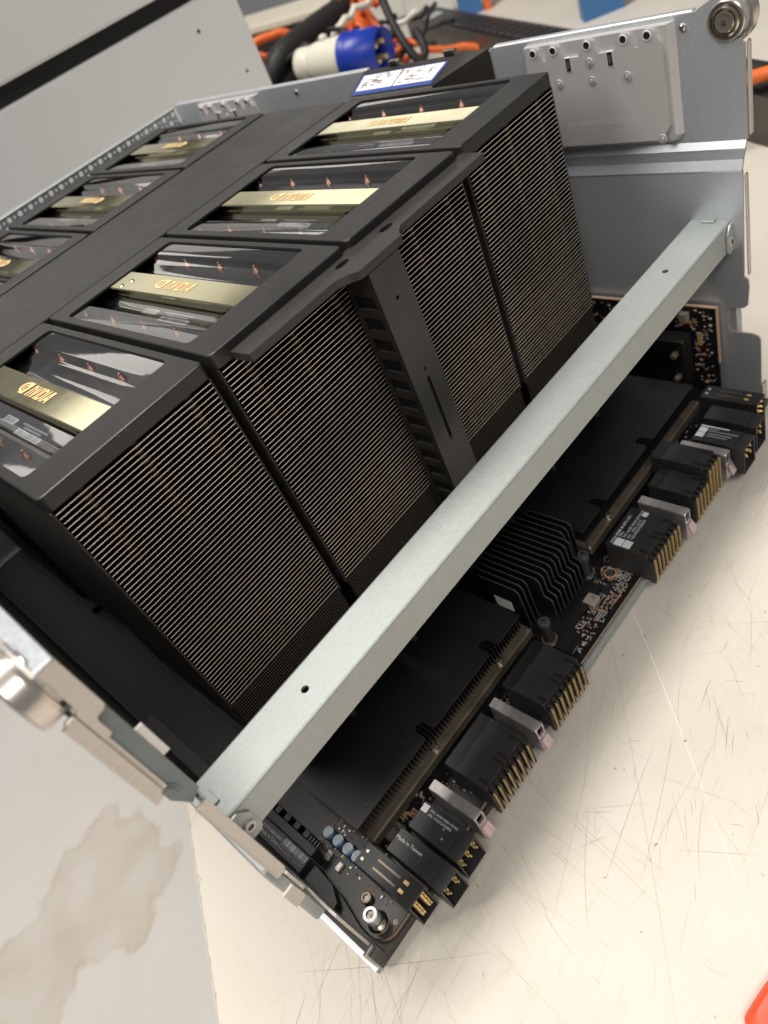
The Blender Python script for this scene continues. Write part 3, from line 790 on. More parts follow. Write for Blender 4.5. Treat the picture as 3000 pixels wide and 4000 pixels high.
    b = MB(); b.box(0.001, GW-0.001, a0+0.006, a1-0.004, -0.2385, -0.2335, 'hs_black'); b.build('base_plate', t)
    if front:
        # one object for each fin, sharing one mesh
        b = MB(); zf = -0.0096
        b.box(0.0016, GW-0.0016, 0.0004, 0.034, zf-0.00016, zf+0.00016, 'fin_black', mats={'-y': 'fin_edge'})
        f0 = b.build('fin', t)
        for k in range(1, 57):
            f = f0.copy(); COL.objects.link(f); f.parent = t; f.location = f0.location + Vector((0, 0, -0.0025*k))
        b = MB()
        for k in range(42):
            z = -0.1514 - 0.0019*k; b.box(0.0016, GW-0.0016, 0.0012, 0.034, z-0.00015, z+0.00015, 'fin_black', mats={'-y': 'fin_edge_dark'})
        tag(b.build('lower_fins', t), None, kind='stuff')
        for px_ in (0.0155, 0.0432, 0.0733):
            b = MB(); b.cyl((px_, 0.0058, -0.233), 0.0030, 0.225, 'pipe_dim', n=12); b.build('heat_pipe', t)
    return t
FRONT_LBL = ['front row heatsink nearest the left wall, gold bar reflecting a bright lamp',
             'front row heatsink second from the left, two drops on its gold bar',
             'front row heatsink third from the left, right of the slotted upright plate',
             'front row heatsink nearest the right wall and its cast bracket']
BACK_LBL = ['rear row heatsink at the left end behind the dark centre strip',
            'rear row heatsink second from the left behind the dark centre strip',
            'rear row heatsink third from the left behind the dark centre strip',
            'rear row heatsink nearest the right wall, by the perforated rear wall']
hsF = heatsink(True); hsB = heatsink(False)
for k in range(4):
    for proto, lab_, grp in ((hsF, FRONT_LBL, 'processor heatsinks of the front row'), (hsB, BACK_LBL, 'processor heatsinks of the rear row')):
        t = proto if k == 0 else copy_tree(proto, None, (GP*k, 0, 0))
        tag(t, lab_[k], 'heatsink', grp)
        if proto is hsF:
            rj = random.Random(40 + k)
            for f in t.children:
                if f.name.split('.')[0] == 'fin':
                    f.location.z += rj.gauss(0, 0.00003); f.location.y += rj.gauss(0, 0.00006)
                    f.rotation_euler = (0, rj.gauss(0, 0.0005), rj.gauss(0, 0.0006))
        if proto is hsF and k == 1:
            for (dx, dy) in ((0.0372, 0.1400), (0.0425, 0.1365)):
                b = MB(); b.lathe((GP+dx, dy, -0.0006), [(0.0017, 0), (0.0013, 0.0006), (0.0006, 0.0008), (0.0001, 0.00085)], 'gold', n=14); b.build('drop', t)

# ------------------------------------------------------------------ centre strip between the rows
b = MB()
pl = [(0.0, 0.1712), (0.3555, 0.1712), (0.3563, 0.1725), (0.3563, 0.2655), (0.3550, 0.2668), (0.0, 0.2668)]
ring = lambda i, z: [(p[0] + (i if p[0] < 0.1 else -i), p[1] + (i if p[1] < 0.2 else -i), z) for p in pl]
b.loops([ring(0, -0.03), ring(0, -0.0012), ring(0.0006, -0.0006)], 'cover_paint', cap1=True)
tag(b.build('centre_cover_strip', origin=(0.178, 0.219, -0.03)), 'long plain dark grey strip between the two heatsink rows', 'cover strip')
ORG_dummy = None

# ------------------------------------------------------------------ T shaped bracket
t = thing('slotted_bracket', 'dark grey T shaped bracket with slotted upright across the middle heatsinks', 'bracket', (CX, -0.015, -0.24))
b = MB(); zt = -0.0038
pl = [(0.0990, 0.0016), (0.2715, 0.0016), (0.2700, -0.0140), (0.2015, -0.0146), (0.1965, -0.0180), (0.1930, -0.0222), (0.1632, -0.0222),
      (0.1597, -0.0180), (0.1547, -0.0146), (0.1000, -0.0142)]
# top face with two elongated holes: split in three cells
def ring_cell(x0, x1, y0, y1, cx, cy, rx, ry, z, n=16, depth=0.004):
    sq = []
    hx = []
    for i in range(n):
        a = 2*math.pi*i/n; c_, s_ = math.cos(a), math.sin(a)
        m_ = max(abs(c_), abs(s_)); ex = c_/m_; ey = s_/m_
        sq.append((cx + ex*((x1-cx) if ex > 0 else (cx-x0)), cy + ey*((y1-cy) if ey > 0 else (cy-y0)), z))
        hx.append((cx + rx*c_, cy + ry*s_, z))
    b.loops([sq, hx], 'bracket_paint')
    b.loops([hx, [(p[0], p[1], z-depth) for p in hx]], 'bracket_paint', smooth=True)
    b.face([(p[0], p[1], z-depth) for p in hx], 'core_black')
b.face([(p[0], p[1], zt) for p in [(0.0990, 0.0016), (0.1547, 0.0016), (0.1547, -0.0146), (0.1000, -0.0142)]][::-1], 'bracket_paint')
b.face([(p[0], p[1], zt) for p in [(0.2080, 0.0016), (0.2715, 0.0016), (0.2700, -0.0140), (0.2080, -0.0146)]][::-1], 'bracket_paint')
b.face([(p[0], p[1], zt) for p in [(0.1547, -0.0146), (0.2015, -0.0146), (0.1965, -0.0180), (0.1930, -0.0222), (0.1632, -0.0222), (0.1597, -0.0180)]][::-1], 'bracket_paint')
ring_cell(0.1547, 0.1800, -0.0146, 0.0016, 0.1675, -0.0066, 0.0044, 0.0023, zt)
ring_cell(0.1800, 0.2080, -0.0146, 0.0016, 0.1988, -0.0074, 0.0044, 0.0023, zt)
zb = -0.0078
outl = [(0.0990, 0.0016), (0.1000, -0.0142), (0.1547, -0.0146), (0.1597, -0.0180), (0.1632, -0.0222), (0.1930, -0.0222), (0.1965, -0.0180), (0.2015, -0.0146), (0.2700, -0.0140), (0.2715, 0.0016)]
b.loops([[(p[0], p[1], zt) for p in outl], [(p[0], p[1], zb) for p in outl]], 'bracket_paint', close=False)
b.face([(p[0], p[1], zb) for p in outl], 'side_black')
b.build('top_rail', t)
# countersink ramps beside the holes
# upright plate with two holes and a slot
b = MB(); xl_, xr_ = 0.1673, 0.1889; yp = -0.0222
def vcell(z0, z1, zc, rz, rx=0.0011, n=16):
    sq = []; hx = []; cx = 0.1781
    for i in range(n):
        a = 2*math.pi*i/n; c_, s_ = math.cos(a), math.sin(a); m_ = max(abs(c_), abs(s_)); ex, ez = c_/m_, s_/m_
        sq.append((cx + ex*(xr_-cx), yp, zc + ez*((z1-zc) if ez > 0 else (zc-z0))))
        if rz > rx*1.5:
            hz = (rz-rx)*(1 if s_ > 0 else -1) if abs(s_) > 1e-6 else 0
            hx.append((cx + rx*c_, yp, zc + hz + rx*s_))
        else: hx.append((cx + rx*c_, yp, zc + rz*s_))
    b.loops([hx, sq], 'bracket_paint'); b.loops([[(p[0], yp+0.0012, p[2]) for p in hx], hx], 'side_black')
vcell(-0.060, -0.0082, -0.0270, 0.0011); vcell(-0.0710, -0.060, -0.0682, 0.0010, 0.0008); vcell(-0.1250, -0.0710, -0.0945, 0.0212, 0.0012)
b.face([(xl_, yp, -0.2), (xr_, yp, -0.2), (xr_, yp, -0.1250), (xl_, yp, -0.1250)], 'bracket_paint')
b.build('upright_plate', t)
b = MB(); b.lathe((0.1781, -0.0218, -0.1146), [(0.0013, 0), (0.0012, -0.0008), (0.0006, -0.0008), (0.0005, -0.0003), (0.0001, -0.0003)], 'side_black', axis='y', n=14); b.build('rivet', t)
# side flanges with rectangular windows (cable comb)
for xs in (xl_, xr_):
    b = MB()
    zlist = [-0.0085, -0.0205]; z = -0.0205
    y_in, y_a, y_b = -0.0022, -0.0062, -0.0188
    def q(ya, yc, z0, z1): b.face([(xs, ya, z0), (xs, yc, z0), (xs, yc, z1), (xs, ya, z1)], 'side_black')
    q(yp, y_in, -0.0205, -0.0085)
    k = 0; z = -0.0205
    while z > -0.195:
        q(yp, y_b, z-0.0072, z); q(y_a, y_in, z-0.0072, z)
        b.face([(xs, y_b, z-0.0072), (xs, y_a, z-0.0072), (xs+0.0014, y_a, z-0.0072), (xs+0.0014, y_b, z-0.0072)], 'hs_edge')
        q(yp, y_in, z-0.0122, z-0.0072); z -= 0.0122
    b.build('side_flange', t)
b = MB(); b.box(0.1690, 0.1872, -0.0205, -0.0015, -0.2, -0.0085, 'core_black'); b.build('cable_channel', t)

# ------------------------------------------------------------------ cross bar
t = thing('cross_bar', 'pale galvanised steel cross bar spanning the tray in front of the heatsinks', 'cross bar', (CX, -0.0661, -0.1267))
b = MB(); x0, x1 = -0.0362, 0.3922; ya, yb_ = -0.0786, -0.0536; zt = -0.1092; hb = 0.0176; r = 0.0012
prof = [(ya, zt-hb), (ya, zt-r), (ya+r*0.3, zt-r*0.3), (ya+r, zt), (yb_-r, zt), (yb_-r*0.3, zt-r*0.3), (yb_, zt-r), (yb_, zt-hb)]
th = 0.0013
def seg(xa, xb):
    for i in range(len(prof)-1):
        if i == 3: continue
        mt = 'galv_bar' if i != 3 else 'galv_bar'
        (p, q_) = prof[i], prof[i+1]
        b.face([(xa, p[0], p[1]), (xb, p[0], p[1]), (xb, q_[0], q_[1]), (xa, q_[0], q_[1])], 'galv_bar', smooth=False)
seg(x0, x1)
hx_ = (0.0203, 0.3364); cell = 0.007
def topquad(xa, xb): b.face([(xa, ya+r, zt), (xb, ya+r, zt), (xb, yb_-r, zt), (xa, yb_-r, zt)], 'galv_bar')
topquad(x0, hx_[0]-cell); topquad(hx_[0]+cell, hx_[1]-cell); topquad(hx_[1]+cell, x1)
for h in hx_:
    n = 24; sq = []; hl = []
    for i in range(n):
        a = 2*math.pi*i/n; c_, s_ = math.cos(a), math.sin(a); m_ = max(abs(c_), abs(s_)); ex, ey = c_/m_, s_/m_
        yc = -0.0657
        sq.append((h + ex*cell, yc + ey*((yb_-r-yc) if ey > 0 else (yc-ya-r)), zt)); hl.append((h + 0.0019*c_, yc + 0.0019*s_, zt))
    b.loops([sq, hl], 'galv_bar'); b.loops([hl, [(p[0], p[1], zt-0.0014) for p in hl]], 'galv_cut')
# lower lips and inner skin
b.box(x0, x1, ya+0.0001, ya+th, zt-hb, zt-hb+0.0001+th, 'galv_cut')
b.box(x0, x1, yb_-th, yb_-0.0001, zt-hb, zt-hb+0.0001+th, 'galv_cut')
b.face([(x0, ya+th, zt-0.004), (x1, ya+th, zt-0.004), (x1, yb_-th, zt-0.004), (x0, yb_-th, zt-0.004)], 'core_black')
b.build('channel', t)
for s, xe in ((1, x0), (-1, x1)):
    b = MB()
    pl = [(xe, zt-0.001), (xe + s*0.0030, zt-0.001), (xe + s*0.0072, zt-0.006), (xe + s*0.0072, zt-0.0170), (xe + s*0.0055, zt-0.0190), (xe + s*0.0012, zt-0.0190), (xe, zt-0.0178)]
    b.prism(pl, 'y', ya-0.0004, ya-0.0014, 'galv_bar', 'galv_cut'); b.build('mounting_ear', t)
    b = MB(); b.lathe((xe + s*0.0034, ya-0.0014, zt-0.0115), [(0.0031, 0), (0.0030, -0.0006), (0.0026, -0.0010), (0.0015, -0.0010), (0.0013, 0.0002, 'roller_dark'), (0.0001, 0.0002, 'roller_dark')], 'screw_zinc', axis='y', n=20); b.build('screw', t)
    b = MB(); b.box(xe - s*0.0001, xe + s*0.0030, -0.070, -0.062, zt+0.0002, zt+0.0010, 'galv_bar', bev=0.0002); b.build('locating_tab', t)

# ------------------------------------------------------------------ baseboard
board = thing('baseboard', 'black printed circuit board with small components on the tray floor', 'circuit board', (CX, 0.17, -0.247))
ZP = -0.2390
b = MB()
lp = lambda i, z: rrect(-0.0335+i, 0.3895-i, -0.0968+i, 0.4450-i, 0.009, z, 6)
b.loops([lp(0, ZP-0.0032), lp(0, ZP-0.0024)], 'pcb_edge'); b.loops([lp(0, ZP-0.0024), lp(0, ZP-0.0020)], 'pcb'); b.loops([lp(0, ZP-0.0020), lp(0, ZP-0.0010)], 'pcb_edge')
b.loops([lp(0, ZP-0.0010), lp(0, ZP-0.0001), lp(0.0001, ZP)], 'pcb', cap1=True)
b.build('board', board)
def chip(name, x, y, sx, sy, h, mt, bev=0.0002, z=ZP):
    b = MB(); b.box(x-sx/2, x+sx/2, y-sy/2, y+sy/2, z, z+h, mt, bev=bev); return b.build(name, board)
# electrolytic cans
for y in (-0.0398, -0.0475, -0.0552, -0.0622):
    b = MB(); c = (-0.0107, y, ZP)
    b.lathe(c, [(0.0036, 0), (0.0036, 0.0012, 'plastic_dark'), (0.0034, 0.0014, 'cap_blue'), (0.0034, 0.0104, 'cap_blue'), (0.0030, 0.0110, 'cap_top'), (0.0001, 0.0110, 'cap_top')], 'plastic_dark', n=24)
    # printed polarity segment on the can top
    seg_ = [(c[0] + 0.0029*math.cos(math.radians(a)), c[1] + 0.0029*math.sin(math.radians(a)), ZP + 0.01112) for a in range(200, 301, 20)]
    b.face(seg_, 'cap_blue'); b.build('capacitor', board)
# inductors
i1 = chip('inductor', 0.0108, -0.0668, 0.0105, 0.0100, 0.0050, 'inductor', 0.0006)
b = MB(); text_faces(b, 'LR47', (0.0128, -0.0642, ZP+0.00512), (-0.35, -0.94, 0), (0.94, -0.35, 0), 0.0030, 'plastic_dark', bold=0.01); b.build('marking', i1)
i2 = chip('inductor', 0.1850, -0.0818, 0.0080, 0.0080, 0.0052, 'inductor_light', 0.0007)
b = MB(); text_faces(b, '1R0', (0.1865, -0.0800, ZP+0.00532), (-0.5, -0.85, 0), (0.85, -0.5, 0), 0.0026, 'plastic_dark'); b.build('marking', i2)
chip('voltage_regulator', 0.197, -0.0835, 0.006, 0.006, 0.0012, 'plastic_dark')
chip('crystal', -0.0190, -0.0425, 0.0050, 0.0032, 0.0022, 'solder', 0.0004)
chip('crystal', -0.0198, -0.0520, 0.0050, 0.0032, 0.0022, 'solder', 0.0004)
# row of pads and larger components at the middle of the front edge
for i in range(3):
    for j in range(3):
        chip('solder_pad', 0.1530 + 0.0046*i, -0.0925 + 0.0032*j + 0.0004*i, 0.0030, 0.0012, 0.0007, 'solder', 0.0002)
for (x, y) in ((0.0226, -0.0620), (0.0190, -0.0648), (0.0228, -0.0690), (0.0028, -0.0700)):
    for i in range(3):
        for j in range(2): chip('resistor', x + 0.0017*i, y + 0.0022*j, 0.0012, 0.0016, 0.0007, 'smd_tan', 0.0)
# scatter of tiny parts, joined
b = MB(); rr = random.Random(9)
def scatter(n, x0, x1, y0, y1, big=1.0):
    for i in range(n):
        x = rr.uniform(x0, x1); y = rr.uniform(y0, y1); s = rr.uniform(0.0005, 0.0011)*big; q = rr.choice((1, 1.8)); mt = rr.choice(['solder', 'solder', 'smd_tan', 'smd_copper', 'plastic_dark', 'print_grey'])
        b.box(x, x+s*q, y, y+s*(2.6-q)*0.8, ZP, ZP+rr.uniform(0.0003, 0.0009), mt)
# ordered rows beside the middle connectors
for gx, gy, nx, ny, mt in ((0.188, -0.0935, 7, 4, 'smd_copper'), (0.199, -0.0930, 6, 4, 'solder'), (0.1755, -0.0930, 6, 3, 'solder'), (0.165, -0.0860, 5, 4, 'solder'), (0.2085, -0.0925, 5, 6, 'solder'), (0.170, -0.0780, 6, 3, 'solder'), (0.178, -0.0870, 5, 3, 'smd_tan')):
    for i in range(nx):
        for j in range(ny):
            if rr.random() < 0.15: continue
            x = gx + 0.0014*i; y = gy + 0.0017*j
            b.box(x, x+0.0008, y, y+0.0011, ZP, ZP+0.0006, mt if rr.random() < 0.8 else 'solder')
scatter(330, 0.146, 0.214, -0.0950, -0.0740); scatter(240, -0.018, 0.035, -0.070, -0.030); scatter(60, -0.020, -0.005, -0.09, -0.03)
scatter(180, 0.32, 0.372, -0.075, -0.03); scatter(160, 0.030, 0.14, -0.0775, -0.070, 0.8); scatter(160, 0.216, 0.33, -0.0775, -0.070, 0.8); scatter(40, 0.04, 0.10, -0.0955, -0.078)
tag(b.build('small_components', board), None, kind='stuff')
# screws at the front left corner and mounting rings
b = MB(); c = (-0.0268, -0.0872, ZP)
b.lathe(c, [(0.0056, 0), (0.0056, 0.0003, 'pcb_edge'), (0.0052, 0.0004, 'nickel'), (0.0044, 0.0024, 'nickel'), (0.0030, 0.0030, 'nickel'), (0.0030, 0.0060, 'nickel'), (0.0039, 0.0064, 'screw_zinc'), (0.0040, 0.0114, 'screw_zinc'), (0.0036, 0.0121, 'screw_zinc'), (0.0021, 0.0121, 'screw_zinc'), (0.0019, 0.0110, 'roller_dark'), (0.0009, 0.0110, 'roller_dark'), (0.0007, 0.0118, 'screw_zinc'), (0.0001, 0.0119, 'screw_zinc')], 'pcb_edge', n=30)
b.build('captive_screw', board)
b = MB(); c = (-0.0222, -0.0755, ZP)
b.lathe(c, [(0.0030, 0), (0.0030, 0.0030), (0.0026, 0.0034), (0.0015, 0.0034), (0.0013, 0.0024, 'roller_dark'), (0.0001, 0.0024, 'roller_dark')], 'hs_base', n=24); b.build('board_screw', board)
b = MB(); b.lathe((0.2095, -0.0800, ZP), [(0.0040, 0.0001), (0.0040, 0.0008), (0.0031, 0.0009), (0.0029, 0.0003, 'plastic_dark'), (0.0020, 0.0003, 'plastic_dark'), (0.0018, 0.0018, 'hs_edge'), (0.0001, 0.0018, 'hs_edge')], 'smd_copper', n=26); b.build('board_screw', board)
b = MB(); b.lathe((-0.0215, -0.0945, ZP), [(0.0014, 0.0001), (0.0014, 0.0003), (0.0001, 0.0003)], 'hs_base', n=18); b.build('test_point', board)

# ------------------------------------------------------------------ side rail with the part number
t = thing('side_rail', 'black plastic rail with white part number and barcode along the left wall', 'rail', (-0.033, -0.02, -0.247))
b = MB()
b.prism([(-0.0388, -0.0445), (-0.0262, -0.0445), (-0.0262, 0.12), (-0.0388, 0.12)], 'z', -0.2423, -0.2225, 'plastic_black')
b.prism([(-0.0388, -0.0700), (-0.0330, -0.0690), (-0.0285, -0.0610), (-0.0268, -0.0446), (-0.0388, -0.0446)], 'z', -0.2329, -0.2275, 'plastic_black')
b.build('rail_body', t)
b = MB()
text_faces(b, '692-22312-0003-000 T', (-0.0298, -0.0030, -0.2222), (0, -1, 0), (1, 0, 0), 0.0024, 'print_white')
text_faces(b, '22 Made In China', (-0.0327, -0.0050, -0.2222), (0, -1, 0), (1, 0, 0), 0.0026, 'print_white')
b.build('part_number', t)
b = MB(); rb = random.Random(8); yy = -0.0255
while yy > -0.0438:
    wv = rb.choice((0.00025, 0.0004, 0.0007)); b.face([(-0.0300, yy, -0.2222), (-0.0300, yy-wv, -0.2222), (-0.0268, yy-wv, -0.2222), (-0.0268, yy, -0.2222)], 'print_white'); yy -= wv + rb.choice((0.0002, 0.0003, 0.0005))
for (xa, ya_, yc) in ((-0.0312, -0.0245, -0.0330), (-0.0328, -0.0245, -0.0345), (-0.0312, -0.0360, -0.0425), (-0.0328, -0.0370, -0.0430)):
    yy = ya_
    while yy > yc:
        b.face([(xa, yy, -0.2222), (xa, yy-0.0006, -0.2222), (xa+0.0009, yy-0.0006, -0.2222), (xa+0.0009, yy, -0.2222)], 'print_grey'); yy -= 0.0009
b.build('barcode', t)
# comb shaped cooler beside it
t = thing('comb_cooler', 'low black comb cooler between the part number rail and the capacitors', 'cooler', (-0.021, -0.01, ZP))
b = MB(); b.box(-0.0255, -0.0205, -0.0420, 0.060, ZP, -0.2262, 'hs_black', bev=0.0003); b.build('spine', t)
for k in range(9):
    b = MB(); y = -0.0330 + 0.0082*k; b.box(-0.0204, -0.0165, y, y+0.0042, ZP, -0.2262, 'hs_black', bev=0.0003); b.build('tooth', t)
for k in range(4):
    b = MB(); y = -0.0412 + 0.0021*k; b.box(-0.0204, -0.0175, y, y+0.0007, ZP, -0.2262, 'hs_edge'); b.build('tooth', t)

# ------------------------------------------------------------------ low switch coolers left and right
def low_cooler(mirror, label):
    X = (lambda x: mir(x)) if mirror else (lambda x: x)
    t = thing('low_cooler', label, 'heatsink', (X(0.071), -0.03, ZP), 'low black coolers in front of the heatsinks')
    zt = -0.2107; b = MB()
    # top plate outline with two U notches in the front edge
    pl = [(-0.0022, -0.0020), (-0.0022, -0.0637)]
    for xc in (0.0585, 0.1180):
        pl += [(xc-0.0044, -0.0637), (xc-0.0034, -0.0620)]
        for k in range(7):
            a = math.radians(180 + 180*k/6); pl.append((xc - 0.0034*math.cos(math.radians(180*k/6)), -0.0570 + 0.0034*math.sin(math.radians(180*k/6))))
        pl += [(xc+0.0034, -0.0620), (xc+0.0044, -0.0637)]
    pl += [(0.1438, -0.0637), (0.1438, -0.0020)]
    pl = [(X(p[0]), p[1]) for p in pl]
    b.prism(pl, 'z', zt-0.0007, zt, 'hs_black', 'hs_edge'); b.build('top_plate', t)
    b = MB(); b.box(X(-0.0008), X(0.1450), -0.0682, -0.0020, -0.2290, -0.2226, 'hs_base', bev=0.0005); b.build('base_plate', t)
    b = MB(); b.box(X(0.004), X(0.140), -0.0600, -0.0030, ZP, -0.2291, 'plastic_dark'); b.build('lower_block', t)
    # vertical fins, one object each sharing one mesh
    m0 = MB(); xf = -0.0012
    m0.box(X(xf), X(xf+0.0003), -0.0632, -0.0050, -0.2225, zt-0.0008, 'hs_black', mats={'-y': 'hs_edge'})
    f0 = m0.build('fin', t); n = 60
    for k in range(1, n):
        f = f0.copy(); COL.objects.link(f); f.parent = t
        f.location = f0.location + Vector(((-1 if mirror else 1)*0.00242*k, 0, 0))
    for xc in (0.0560, 0.1172):
        b = MB(); b.lathe((X(xc), -0.0640, -0.2226), [(0.0027, 0), (0.0026, 0.0016), (0.0019, 0.0024), (0.0010, 0.0024), (0.0008, 0.0016, 'roller_dark'), (0.0001, 0.0016, 'roller_dark')], 'nickel', n=18); b.build('screw', t)
    for xc in (0.0445, 0.1015):
        b = MB(); b.cyl((X(xc), -0.0165, zt), 0.0020, 0.030, 'hs_base', n=14); b.build('post', t)
    b = MB(); b.cyl((X(0.1436), -0.0660, -0.2226), 0.0010, 0.0022, 'nickel', n=10, r2=0.0006); b.build('locating_pin', t)
low_cooler(False, 'low wide black cooler on the left, nearest the part number rail')
low_cooler(True, 'low wide black cooler on the right, nearest the right wall')

# ------------------------------------------------------------------ middle finned cooler with spring screws
t = thing('finned_cooler', 'small black finned cooler with two spring screws between the low coolers', 'heatsink', (CX, -0.05, ZP))
b = MB(); b.prism([(0.146, -0.090), (0.160, -0.090), (0.162, -0.082), (0.196, -0.082), (0.198, -0.073), (0.2095, -0.073), (0.2095, -0.012), (0.146, -0.012)], 'z', ZP+0.0012, ZP+0.0045, 'hs_black'); b.build('base_plate', t)
xf = 0.1513; k = 0
while xf < 0.2085:
    edge = min(xf-0.1513, 0.2085-xf)
    short = edge < 0.0118
    zt = -0.2000
    yback = -0.024 if 0.1553 < xf < 0.2035 else -0.030
    if short: pl = [(yback, ZP+0.0045), (yback, zt), (-0.0580, zt), (-0.0602, zt-0.0022), (-0.0615, ZP+0.0045)]
    else: pl = [(yback, ZP+0.0045), (yback, zt), (-0.0640, zt), (-0.0664, zt-0.0024), (-0.0668, zt-0.0145), (-0.0712, zt-0.0160), (-0.0720, zt-0.0180), (-0.0722, ZP+0.0045)]
    b = MB()
    b.loops([[(xf, p[0], p[1]) for p in pl], [(xf+0.0008, p[0], p[1]) for p in pl]], 'hs_edge')
    b.face([(xf, p[0], p[1]) for p in pl][::-1], 'hs_black'); b.face([(xf+0.0008, p[0], p[1]) for p in pl], 'hs_black')
    b.build('fin', t)
    xf += 0.00405; k += 1
b = MB(); b.face([(0.1511, -0.0392, -0.2140), (0.1511, -0.0522, -0.2140), (0.1511, -0.0522, -0.2236), (0.1511, -0.0392, -0.2236)], 'label_white'); b.build('sticker', t)
for (x, y) in ((0.1490, -0.0755), (0.2010, -0.0700)):
    b = MB(); c = (x, y, ZP+0.0045)
    prof = [(0.0060, 0), (0.0058, 0.0012, 'hs_black'), (0.0048, 0.0020, 'hs_black'), (0.0036, 0.0022, 'hs_base'), (0.0033, 0.0030, 'hs_black')]
    for i in range(9):
        h = 0.0032 + 0.0013*i; prof += [(0.0033, h, 'hs_edge'), (0.0028, h+0.0006, 'hs_black')]
    prof += [(0.0034, 0.0150, 'hs_edge'), (0.0036, 0.0156, 'hs_edge'), (0.0036, 0.0182, 'hs_edge'), (0.0031, 0.0188, 'hs_edge'), (0.0016, 0.0188, 'hs_edge'), (0.0014, 0.0178, 'plastic_dark'), (0.0001, 0.0178, 'hs_edge')]
    b.lathe(c, prof, 'hs_black', n=26); b.build('spring_screw', t)

# ------------------------------------------------------------------ edge connectors along the front
ZC = ZC0 = -0.2166
def backplane(x0, x1, label, step=False, n=8, top=None, yr=-0.0772):
    ZC = ZC0 if top is None else top
    t = thing('backplane_connector', label, 'connector', ((x0+x1)/2, -0.09, ZP), 'gold contact connectors along the front edge')
    b = MB(); b.box(x0, x1, -0.1046, yr, ZP+0.0002, ZC, 'plastic_black', bev=0.0003); b.build('housing', t)
    b = MB(); b.box(x0+0.0005, x1-0.0005, yr-0.0066, yr-0.0004, ZC, ZC+0.00025, 'hs_black'); b.build('rear_cap', t)
    W_ = x1-x0
    for (u0) in ((0.10, 0.47, 0.58, 0.90) if not step else (0.16, 0.84)):
        b = MB(); xc = x0 + W_*u0; b.box(xc-0.0008, xc+0.0008, -0.1047, -0.0985, ZC, ZC+0.0003, 'plastic_dark'); b.build('latch', t)
    b = MB()
    for g in (0, 1):
        for i in range(6 if n == 8 else 3): b.box(x0 + 0.003 + W_*0.46*g + i*0.0020, x0 + 0.0042 + W_*0.46*g + i*0.0020, yr-0.0078, yr-0.0066, ZC, ZC+0.0002, 'plastic_dark')
    b.build('vent_row', t)
    pitch = W_/n
    for i in range(n):
        xw = x0 + pitch*(i+0.5)
        b = MB(); b.box(xw-0.0006, xw+0.0013, -0.1084, -0.1047, ZP+0.0006, ZC-0.0014, 'wafer', bev=0.0002)
        wf = b.build('wafer', t)
        b = MB()
        for j in range(int((ZC - 0.0030 - ZP)/0.00148)):
            z = ZC-0.0022 - j*0.00148
            b.box(xw-0.0012, xw-0.0006, -0.1092, -0.1078, z-0.00080, z, 'contact_gold')
        tag(b.build('contact_row', wf), None, kind='stuff')
    b = MB(); b.box(x0-0.0003, x0+0.0008, -0.1075, -0.1047, ZP-0.0006, ZC-0.004, 'plastic_black'); b.build('end_wall', t)
    return t
backplane(0.0506, 0.0842, 'ribbed gold contact connector nearest the Made in Taiwan block')
c2 = backplane(0.1037, 0.1368, 'ribbed gold contact connector just left of the bare board section')
c3 = backplane(0.2143, 0.2470, 'gold contact connector printed with white part numbers, right of the bare board section')
c4 = backplane(0.2672, 0.2844, 'short gold contact connector between the two right guide brackets', True, n=4)
c5 = backplane(0.2847, 0.3010, 'raised gold contact connector beside the guide bracket nearest the right wall', True, n=4, top=-0.2092, yr=-0.0708)
b = MB()
def tl(txt, u, v, sz): text_faces(b, txt, (0.2150 + u, -0.0790 - v, ZC+0.0004), (1, 0, 0), (0, 1, 0), sz, 'print_white')
tl('HGX B200 8-GPU AC', 0.0010, 0.0024, 0.0026)
tl('P/N:', 0.0075, 0.0048, 0.0024); tl('935-26287-00A0-000 R1A', 0.0075, 0.0071, 0.0022)
tl('S/N:   MSN: 10-19', 0.0075, 0.0096, 0.0022); tl('1654925750855', 0.0075, 0.0120, 0.0026)
b.build('printed_text', c3)
b = MB()
for (a0, a1, v0, v1) in ((0.0004, 0.0062, 0.0030, 0.0082), (0.0004, 0.0062, 0.0086, 0.0136), (0.0268, 0.0305, 0.0075, 0.0108)):
    b = MB(); b.face([(0.2150+a0, -0.0790-v1, ZC+0.0004), (0.2150+a1, -0.0790-v1, ZC+0.0004), (0.2150+a1, -0.0790-v0, ZC+0.0004), (0.2150+a0, -0.0790-v0, ZC+0.0004)], 'print_white')
    b.build('blank_code_patch', c3)

